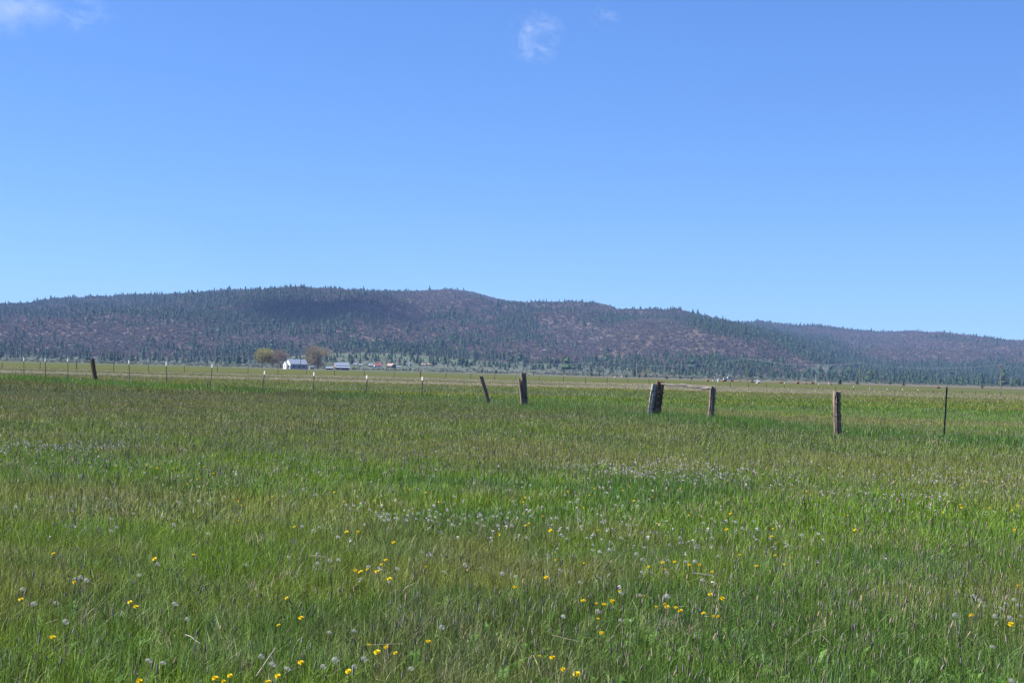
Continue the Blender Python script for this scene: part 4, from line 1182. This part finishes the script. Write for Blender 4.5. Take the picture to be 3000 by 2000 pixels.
for k, (a_, b_, c_, lab) in enumerate(far_posts):
    far_post(a_, b_, c_, lab, M_TANPOST if a_ == 1972 else M_DARKPOST, False, 0.075 if a_ in (224,) else 0.05)
for a_, b_, c_, lab in ((2298, 1124, 1138, 'white-tipped far post below the lone orange loader'), (2398, 1127, 1141, 'white-tipped far post left of the stout square post'),
                        (2501, 1134, 1146, 'white-tipped far post right of the stout square post'), (2599, 1142, 1150, 'short white-tipped far post, first of three in the right field'),
                        (2644, 1143, 1151, 'short white-tipped far post, middle of three in the right field'), (2689, 1144, 1152, 'short white-tipped far post, last of three in the right field'),
                        (2022, 1111, 1124, 'white-tipped far post above the middle of the brace rail'), (1511, 1097, 1112, 'white-tipped far post left of the split timber post')):
    far_post(a_, b_, c_, lab, M_DARKPOST, True, 0.04)
def stake(px, yt, yb, wpx, label, m):
    p = on_plane(px, yb, 0.12); u = p.length / F; h = (yb - yt) * u + 0.12
    o = thing('marker_stake', (p.x, p.y, 0), label, 'stake'); o.rotation_euler = (0, R(3), 0.3)
    mb = MB(); mb.box((0, 0, h / 2 - 0.05), (wpx * u, 0.06, h + 0.1)); mb.build('stake', m, o)
    mb = MB(); mb.box((0, -0.032, h - 0.12), (wpx * u * 0.9, 0.006, 0.16)); mb.build('band', M_CREAM, o)
stake(1230, 1085, 1107, 4, 'orange-tan wooden stake left of a white-tipped steel post', simple('stake_wood', (0.5, 0.29, 0.10), 0.8))
stake(2549, 1134, 1144, 2.6, 'short cream marker stake in the right-hand field', M_CREAM)

# ------------------------------------------------------------------ dandelions (placed one by one in the foreground)
M_STEM = plant_mat('flower_stem', 0.2, 0.6, 0.3, rgb=(0.16, 0.13, 0.07))
M_PETAL = plant_mat('yellow_petal', 0.25, 0.6, 0.2, rgb=(0.66, 0.50, 0.006))
M_PAPPUS = plant_mat('seed_fluff', 0.45, 0.9, 0.1, rgb=(0.43, 0.43, 0.41))
def puff_mesh(seed, nsp=90):
    rd = random.Random(seed); mb = MB()
    for k in range(nsp):
        zc = 1 - 2 * (k + 0.5) / nsp; a = k * 2.399963
        rr = math.sqrt(max(0, 1 - zc * zc)); d = Vector((rr * cos(a), rr * sin(a), zc))
        if zc < -0.75: continue
        s1 = d.cross(Vector((0.3, 0.5, 0.8))).normalized(); s2 = d.cross(s1)
        c = d * 0.0155 * rd.uniform(0.93, 1.08)
        rim = [c + d * 0.002 + (s1 * cos(q * 2.094 + k) + s2 * sin(q * 2.094 + k)) * 0.0031 for q in range(3)]
        mb.add(rim, [(0, 1, 2)])
        mb.add([d * 0.003 + s1 * 0.0003, d * 0.003 - s1 * 0.0003, c], [(0, 1, 2)])
    mb.tube([(0, 0, -0.004), (0, 0, 0.004)], [0.0035, 0.0025], 6)
    return mb.mesh('seed_head', M_PAPPUS)
def flower_mesh(seed):
    rd = random.Random(seed); mb = MB()
    for ring, (n_, r_, z_) in enumerate(((20, 0.019, 0.002), (17, 0.015, 0.006), (12, 0.010, 0.009), (7, 0.005, 0.010))):
        for k in range(n_):
            a = 2 * pi * k / n_ + ring * 0.3 + rd.uniform(-.1, .1); rr = r_ * rd.uniform(0.88, 1.1); w = 0.0022
            d = Vector((cos(a), sin(a), 0)); s = Vector((-sin(a), cos(a), 0))
            mb.add([d * 0.002 - s * w * 0.4 + Vector((0, 0, 0)), d * 0.002 + s * w * 0.4, d * rr + s * w + Vector((0, 0, z_)), d * rr - s * w + Vector((0, 0, z_))], [(0, 1, 2, 3)])
    mb.tube([(0, 0, -0.008), (0, 0, 0.001)], [0.003, 0.006], 7)
    return mb.mesh('flower_head', M_PETAL)
def stem_mesh(seed):
    rd = random.Random(seed); mb = MB(); bx, by = rd.uniform(-.03, .03), rd.uniform(-.03, .03)
    mb.tube([(bx, by, -1.0), (bx * 0.4, by * 0.4, -0.5), (0, 0, 0)], [0.0022, 0.002, 0.0018], 5)
    for v_ in range(len(mb.v)):
        pass
    return mb.mesh('stem', M_STEM)
PUFF = [puff_mesh(s) for s in range(4)]; FLOW = [flower_mesh(s) for s in range(4)]; STEM = [stem_mesh(s) for s in range(3)]

def reg(x0, y0, sc, pts): return [(x0 + a / sc, y0 + b_ / sc) for a, b_ in pts]
puffs = (
    reg(1500, 1600, 3.92, [(1497, 153), (785, 412), (557, 272), (1788, 160), (2103, 172), (1780, 303), (2190, 388), (1470, 560), (1785, 573), (45, 345), (925, 42), (1120, 40), (1250, 845), (590, 805), (1255, 535), (2000, 175), (1495, 300), (1430, 90), (985, 745), (1008, 62)])
    + reg(0, 1600, 3.92, [(868, 370), (995, 388), (258, 490), (390, 658), (648, 648), (755, 865), (2010, 660), (2150, 835), (1875, 1335), (1600, 330), (925, 355), (1810, 205), (1710, 1310)])
    + reg(0, 1200, 1.96, [(1925, 1435), (1857, 1473), (1890, 1277), (1825, 880), (1565, 1460), (1650, 1485), (485, 508), (765, 595), (930, 608), (1000, 660), (1020, 528), (1140, 525), (1195, 540), (640, 625), (670, 675), (1740, 455), (1735, 670), (1835, 675), (1800, 695), (1940, 730), (1895, 865), (1945, 860), (1195, 710), (1415, 890), (640, 695), (612, 510), (290, 500), (90, 555), (1500, 1415)])
    + reg(1000, 1200, 1.96, [(75, 550), (165, 575), (200, 590), (245, 635), (270, 600), (310, 622), (375, 605), (372, 632), (410, 568), (430, 625), (510, 610), (545, 585), (570, 600), (610, 570), (640, 660), (682, 655), (615, 635), (800, 607), (780, 650), (810, 630), (832, 622), (895, 610), (820, 665), (900, 665), (955, 620), (980, 665), (1090, 610), (1065, 735), (1235, 622), (1300, 680), (1285, 490), (1350, 530), (1380, 670), (1640, 660), (1695, 660), (1450, 715), (1295, 740), (1410, 735), (1605, 735), (1655, 720), (1445, 775), (1540, 800), (1485, 815), (1575, 545), (1710, 525), (1740, 790), (320, 912), (275, 990), (155, 900), (710, 890), (590, 930), (925, 940), (575, 1250), (400, 1485), (75, 1475), (130, 1430), (75, 1268), (1275, 1185), (1145, 485), (985, 525), (1945, 735), (1885, 775), (1865, 1070)])
    + reg(2000, 1200, 1.96, [(120, 650), (165, 625), (185, 640), (225, 648), (305, 645), (290, 640), (345, 680), (410, 640), (560, 668), (65, 870), (205, 840), (170, 735), (605, 775), (685, 720), (365, 405), (380, 400), (210, 385), (600, 370), (460, 370), (400, 355), (950, 460), (1070, 475), (610, 500), (1290, 510), (1330, 465), (1540, 435), (1795, 480), (1820, 440), (1790, 585), (1930, 610), (1855, 470), (1690, 475), (1650, 475), (1565, 1180), (1670, 1070), (1710, 1095), (1795, 1185), (1855, 1110), (1905, 1090), (1930, 1120), (1880, 1195), (1830, 1140), (1890, 1555), (1735, 1125), (1780, 1360), (1945, 1185), (480, 815)]))
yellows = (
    reg(1500, 1600, 3.92, [(823, 192), (392, 355), (1732, 185), (1868, 178), (1570, 234), (1757, 262), (2035, 212), (2157, 213), (2300, 293), (30, 470), (1240, 510), (815, 622), (970, 655), (1060, 667), (1150, 626), (1522, 565), (1750, 660), (1780, 695), (1880, 700), (1932, 738), (2198, 767), (1030, 992), (315, 1258), (462, 1273), (588, 1410), (740, 1465), (990, 830), (2280, 548), (1655, 692)])
    + reg(0, 1600, 3.92, [(615, 84), (2226, 96), (240, 608), (1492, 640), (1560, 692), (605, 1043), (1600, 1545), (1775, 145), (855, 410)])
    + reg(0, 1200, 1.96, [(1728, 1450), (1595, 1527), (1728, 1193), (1645, 1080), (1600, 1235), (1540, 1558), (1283, 1558), (1235, 1540), (1320, 1525), (995, 338), (905, 333), (842, 320), (1225, 365), (1170, 327), (1755, 313), (515, 305), (215, 240), (70, 247), (1920, 473), (1562, 500), (980, 620), (1690, 672)])
    + reg(1000, 1200, 1.96, [(30, 700), (95, 700), (255, 862), (230, 887), (150, 915), (110, 930), (80, 922), (205, 928), (485, 900), (275, 970), (135, 348), (485, 475), (190, 522), (15, 527), (1380, 408), (1680, 522), (1077, 652), (1057, 665), (1200, 693), (1475, 690), (1815, 652), (725, 920), (300, 762), (500, 1330), (265, 1355), (158, 1350), (205, 1390), (310, 1395), (255, 1365), (40, 1500)])
    + reg(2000, 1200, 1.96, [(275, 597), (252, 687), (517, 682), (510, 727), (330, 832), (530, 835), (617, 848), (425, 897), (38, 890), (98, 890), (160, 1060), (228, 1083), (118, 1167), (175, 1185), (200, 1185), (715, 467), (735, 487), (805, 422), (1595, 545), (1600, 562), (1760, 565), (1890, 577), (1922, 550), (1950, 513), (1235, 570), (990, 690), (1650, 1185), (1660, 1178), (1885, 1230), (1905, 690), (1925, 1010)]))

COLS = [(400, 'the dark post'), (760, 'the farm willows'), (1050, 'the barn'), (1340, 'the far village'), (1480, 'the slim leaning post'), (1750, 'the split post'),
        (2000, 'the brace'), (2280, 'the rail end'), (2600, 'the square post'), (9999, 'the lone steel post')]
def zone_words(px, py):
    row = ('bottom grass' if py > 1900 else 'near grass' if py > 1780 else 'lower grass' if py > 1660 else 'middle grass' if py > 1570 else 'upper grass' if py > 1500 else 'flecked band' if py > 1420 else 'farther grass')
    return row, [w for c, w in COLS if px < c][0]
ALLF = [(q[0], q[1], 'p') for q in puffs] + [(q[0], q[1], 'y') for q in yellows]
def company(px, py, kind):
    near = sorted((math.hypot(a - px, (b_ - py) * 1.5), k) for a, b_, k in ALLF if (a, b_) != (px, py))
    k40 = [k for d_, k in near if d_ < 45]
    if not k40: return 'standing apart'
    if len(k40) >= 3:
        cl = [(a, b_) for a, b_, k in ALLF if math.hypot(a - px, (b_ - py) * 1.5) < 45]
        mx_ = sum(q[0] for q in cl) / len(cl); my_ = sum(q[1] for q in cl) / len(cl)
        return ('upper ' if py < my_ else 'lower ') + ('left' if px < mx_ - 6 else 'right' if px > mx_ + 6 else 'middle') + ' in a dense cluster'
    if kind == k40[0]: return 'in a pair' if len(k40) == 1 else 'in a loose trio'
    return 'beside a seed head' if k40[0] == 'p' else 'beside a yellow flower'
UNIQUE_Y = {}
def plant(px, py, kind, labels_done):
    hh = random.uniform(0.17, 0.25)
    p = on_plane(px, py, hh)
    if kind == 'y':
        hh = random.uniform(0.15, 0.22); p = on_plane(px, py, hh)
    row, side = zone_words(px, py)
    if kind == 'y':
        lab = 'yellow dandelion %s, %s below %s' % (company(px, py, 'y'), row, side); grp = 'yellow dandelions, %s below %s' % (row, side); nm = 'dandelion_flower'
    else:
        lab = 'grey dandelion puff %s, %s below %s' % (company(px, py, 'p'), row, side); grp = 'dandelion seed heads, %s below %s' % (row, side); nm = 'dandelion_seed_plant'
    o = thing(nm, (p.x, p.y, p.z), lab, 'dandelion', grp, random.random() * 6)
    s = random.uniform(0.55, 0.92) if kind == 'y' else random.uniform(0.66, 1.02)
    head = link('flower_head' if kind == 'y' else 'seed_head', random.choice(FLOW if kind == 'y' else PUFF), o)
    if kind == 'y':
        head.scale = (s, s, s); head.rotation_euler = (random.uniform(0.1, 0.7), random.uniform(-.4, .4), 0)
        o.rotation_euler = (0, 0, random.uniform(-.5, .5))
    else:
        head.scale = (s, s, s * random.uniform(0.6, 1.0))
        head.rotation_euler = (random.uniform(-.4, .4), random.uniform(-.4, .4), 0)
    st = link('stem', random.choice(STEM), o); st.scale = (1, 1, hh)
for q in puffs: plant(q[0], q[1], 'p', None)
for q in yellows: plant(q[0], q[1], 'y', None)

# the rest: flecks of seed heads and yellow far off that nobody could count
def fleck_mesh(m, r_):
    mb = MB()
    for k in range(10):
        a = random.random() * 6.28; e = random.uniform(-.6, 1.4)
        c = Vector((cos(a) * cos(e), sin(a) * cos(e), sin(e))) * r_ * 0.6
        mb.add([c + Vector((random.uniform(-1, 1), random.uniform(-1, 1), random.uniform(-1, 1))) * r_ * 0.8 for _ in range(3)], [(0, 1, 2)])
    return mb.mesh('fleck', m)
def fleck_zone(n_, r0, r1, spots, z0):
    x, y = polar_points(n_, r0, r1); px, py = project(x, y, np.full(n_, z0))
    w = 0.0 * px
    for cx, cy, sx, sy, a in spots: w = w + a * G(px, py, cx, cy, sx, sy)
    w = w * (0.2 + 1.6 * sstep(0.42, 0.62, fbm(x / 1.3, y / 2.0, 601, 3)))
    k = rng.random(n_) < w
    return x[k], y[k]
x, y = fleck_zone(30000, 9, 36, [(150, 1320, 260, 30, 0.5), (500, 1370, 260, 20, 0.12), (1880, 1378, 260, 26, 0.45), (1300, 1510, 420, 22, 0.25), (1950, 1570, 300, 40, 0.22), (2800, 1440, 230, 45, 0.45), (2350, 1430, 260, 25, 0.12), (1500, 1450, 1500, 120, 0.03), (1500, 1700, 1500, 250, 0.02)], 0.2)
n = len(x)
scatter('seed_head_flecks', [fleck_mesh(M_SPIKE, 0.016) for _ in range(3)], np.stack([x, y, 0.17 + 0.09 * rng.random(n)], 1), rng.random(n) * 6, np.zeros((n, 2)), np.ones((n, 3)) * (0.8 + 0.4 * rng.random((n, 1))), rng.integers(0, 3, n), np.array([0.36, 0.34, 0.31]) * (0.6 + 0.6 * rng.random((n, 1))))
x, y = fleck_zone(30000, 8, 40, [(1500, 1500, 1500, 160, 0.012), (200, 1320, 300, 40, 0.03), (2800, 1460, 250, 60, 0.03)], 0.2)
n = len(x)
scatter('yellow_flecks', [fleck_mesh(M_SPIKE, 0.012) for _ in range(3)], np.stack([x, y, 0.14 + 0.08 * rng.random(n)], 1), rng.random(n) * 6, np.zeros((n, 2)), np.ones((n, 3)), rng.integers(0, 3, n), np.tile(np.array([[0.70, 0.44, 0.012]]), (n, 1)))

# ------------------------------------------------------------------ dead stalks and a stick lying in the grass
M_STRAW = simple('straw', (0.27, 0.235, 0.17), 0.8, var=0.2, scale=20)
M_BONE = simple('bleached_stick', (0.34, 0.31, 0.27), 0.85, var=0.45, scale=30)
M_GSTALK = simple('grey_stalk', (0.27, 0.26, 0.25), 0.8, var=0.2, scale=20)
def stalk(name, pts, rpx, label, cat, m, z0=0.16, twig=None):
    q = [on_plane(a, b_, z0) for a, b_ in pts[:1]]
    Y0 = q[0].y; u = q[0].length / F
    P = [at_dist(a, b_, Y0 - 0.02 * k) for k, (a, b_) in enumerate(pts)]
    o = thing(name, P[0], label, cat)
    mb = MB(); mb.tube([p - P[0] for p in P], [rpx * 0.5 * u * (1 - 0.15 * k) for k in range(len(P))], 6); mb.build('stem', m, o)
    if twig:
        T2 = [at_dist(a, b_, Y0) for a, b_ in twig]
        mb = MB(); mb.tube([p - P[0] for p in T2], [rpx * u * 0.35] * len(T2), 5); mb.build('side_twig', m, o)
stalk('dead_stick', [(748, 1985), (775, 1945), (795, 1915), (808, 1897)], 6, 'thick bleached stick standing aslant in the nearest grass', 'stick', M_BONE, 0.06, [(795, 1915), (800, 1935), (808, 1952)])
stalk('bent_stalk', [(2030, 1677), (2060, 1681), (2088, 1685), (2091, 1692)], 2.6, 'grey hollow stalk lying level with a bent end, below the brace', 'dry stalk', M_GSTALK, 0.2)
stalk('dry_stalk', [(1615, 1859), (1660, 1870), (1710, 1880)], 2.4, 'pale straw lying almost level in the near grass', 'dry stalk', M_STRAW, 0.18)
stalk('tall_straw', [(305, 1605), (297, 1560), (290, 1522)], 2.0, 'tall pale upright straw left of the farm line', 'dry stalk', M_STRAW, 0.05)
stalk('dry_stalk', [(907, 1627), (930, 1627), (955, 1631)], 2.0, 'short pale straw lying beside a round seed head', 'dry stalk', M_STRAW, 0.2)
stalk('broken_stalk', [(543, 1858), (560, 1864), (572, 1875), (587, 1884)], 3.2, 'crooked whitish stalk lying in the left near grass', 'dry stalk', M_BONE, 0.18)
stalk('dry_stalk', [(1888, 1666), (1915, 1680), (1938, 1694)], 2.0, 'pale straw crossing a seed head below the brace', 'dry stalk', M_STRAW, 0.2)
stalk('tall_straw', [(319, 1712), (321, 1680), (324, 1655)], 2.0, 'upright pale straw with a tiny white head in the left grass', 'dry stalk', M_STRAW, 0.05)
stalk('dry_stalk', [(1740, 1690), (1755, 1690), (1762, 1697)], 1.6, 'short slanting straw right of a round grey seed head', 'dry stalk', M_STRAW, 0.2)
stalk('dry_stalk', [(1082, 1888), (1120, 1886), (1178, 1884)], 1.6, 'thin straw lying level across yellow flowers', 'dry stalk', M_STRAW, 0.16)

# ------------------------------------------------------------------ clouds
def cloud(px, py, wpx, hpx, Y, seed, dens, label, thr=0.52, sc=2.2):
    c = at_dist(px, py, Y); u = c.length / F
    mb = MB(); mb.box((0, 0, 0), (2, 2, 2))
    m = bpy.data.materials.new('cloud_vapour'); m.use_nodes = True; n, l = m.node_tree.nodes, m.node_tree.links
    n.remove(n['Principled BSDF'])
    pv = n.new('ShaderNodeVolumePrincipled'); pv.inputs['Color'].default_value = (1, 1, 1, 1); pv.inputs['Anisotropy'].default_value = 0.2
    tc = n.new('ShaderNodeTexCoord')
    mp = n.new('ShaderNodeMapping'); mp.inputs['Location'].default_value = (seed * 3.7, seed * 1.3, seed * 0.7); mp.inputs['Scale'].default_value = (1.0, 0.8, 1.0)
    l.new(tc.outputs['Object'], mp.inputs[0])
    nz = n.new('ShaderNodeTexNoise'); nz.inputs['Scale'].default_value = sc; nz.inputs['Detail'].default_value = 6; nz.inputs['Roughness'].default_value = 0.6; nz.inputs['Distortion'].default_value = 0.6
    l.new(mp.outputs[0], nz.inputs['Vector'])
    ln = n.new('ShaderNodeVectorMath'); ln.operation = 'LENGTH'; l.new(tc.outputs['Object'], ln.inputs[0])
    fo = n.new('ShaderNodeMapRange'); fo.interpolation_type = 'SMOOTHSTEP'; fo.inputs[1].default_value = 0.3; fo.inputs[2].default_value = 1.0; fo.inputs[3].default_value = 1; fo.inputs[4].default_value = 0
    l.new(ln.outputs['Value'], fo.inputs[0])
    th = n.new('ShaderNodeMapRange'); th.inputs[1].default_value = thr; th.inputs[2].default_value = thr + 0.22; l.new(nz.outputs[0], th.inputs[0])
    mu = n.new('ShaderNodeMath'); mu.operation = 'MULTIPLY'; l.new(fo.outputs[0], mu.inputs[0]); l.new(th.outputs[0], mu.inputs[1])
    m2_ = n.new('ShaderNodeMath'); m2_.operation = 'MULTIPLY'; l.new(mu.outputs[0], m2_.inputs[0]); m2_.inputs[1].default_value = dens
    l.new(m2_.outputs[0], pv.inputs['Density']); l.new(pv.outputs[0], n['Material Output'].inputs['Volume'])
    o = mb.build('cloud', m); o.location = c; o.scale = (wpx * u / 2, (wpx + hpx) * u / 4, hpx * u / 2)
    tag(o, label, 'cloud', kind='stuff')
cloud(1570, 110, 200, 190, 10000, 3, 0.0036, 'small ragged white wisp high in the middle of the sky', 0.50, 1.8)
cloud(1775, 45, 120, 110, 10000, 5, 0.0016, 'faint thin wisp right of the ragged one', 0.52, 1.8)
cloud(40, 25, 330, 190, 10000, 8, 0.0012, 'soft thin cloud in the top left corner', 0.46, 1.5)
cloud(225, 35, 260, 150, 10000, 11, 0.0012, 'streaky wisp just right of the top left cloud', 0.50, 1.8)

# a cloud above the frame whose shadow lies on the dark part of the wooded hill
sh = hit(955, 897)
cz = 1500.0
kk = (cz - sh.z) / _sd.z
cc = sh + _sd * kk
cloud(0, 0, 1, 1, 1000, 15, 0.019, 'puffy cloud standing above the dark patch of the wooded hill', 0.30, 1.6)
co = [o for o in bpy.data.objects if o.name.startswith('cloud')][-1]
co.location = cc; co.scale = (250, 430, 130)

# ------------------------------------------------------------------ haze
mb = MB()
hx0, hx1, hy0, hy1, hz0, hz1 = -9400, 9400, -9400, 9400, -2.0, float(HV[:, 2].max()) + 24.0
mb.add([(hx0, hy0, hz0), (hx1, hy0, hz0), (hx1, hy1, hz0), (hx0, hy1, hz0), (hx0, hy0, hz1), (hx1, hy0, hz1), (hx1, hy1, hz1), (hx0, hy1, hz1)],
       [(3, 2, 1, 0), (4, 5, 6, 7), (0, 1, 5, 4), (1, 2, 6, 5), (2, 3, 7, 6), (3, 0, 4, 7)])
m = bpy.data.materials.new('haze_air'); m.use_nodes = True; n, l = m.node_tree.nodes, m.node_tree.links
n.remove(n['Principled BSDF'])
pv = n.new('ShaderNodeVolumePrincipled'); pv.inputs['Color'].default_value = (0.34, 0.53, 1.0, 1); pv.inputs['Density'].default_value = 0.000052; pv.inputs['Anisotropy'].default_value = 0.0
l.new(pv.outputs[0], n['Material Output'].inputs['Volume'])
tag(mb.build('haze', m), kind='stuff')
print('TREES', len(FX), 'OBJ', len(bpy.data.objects))
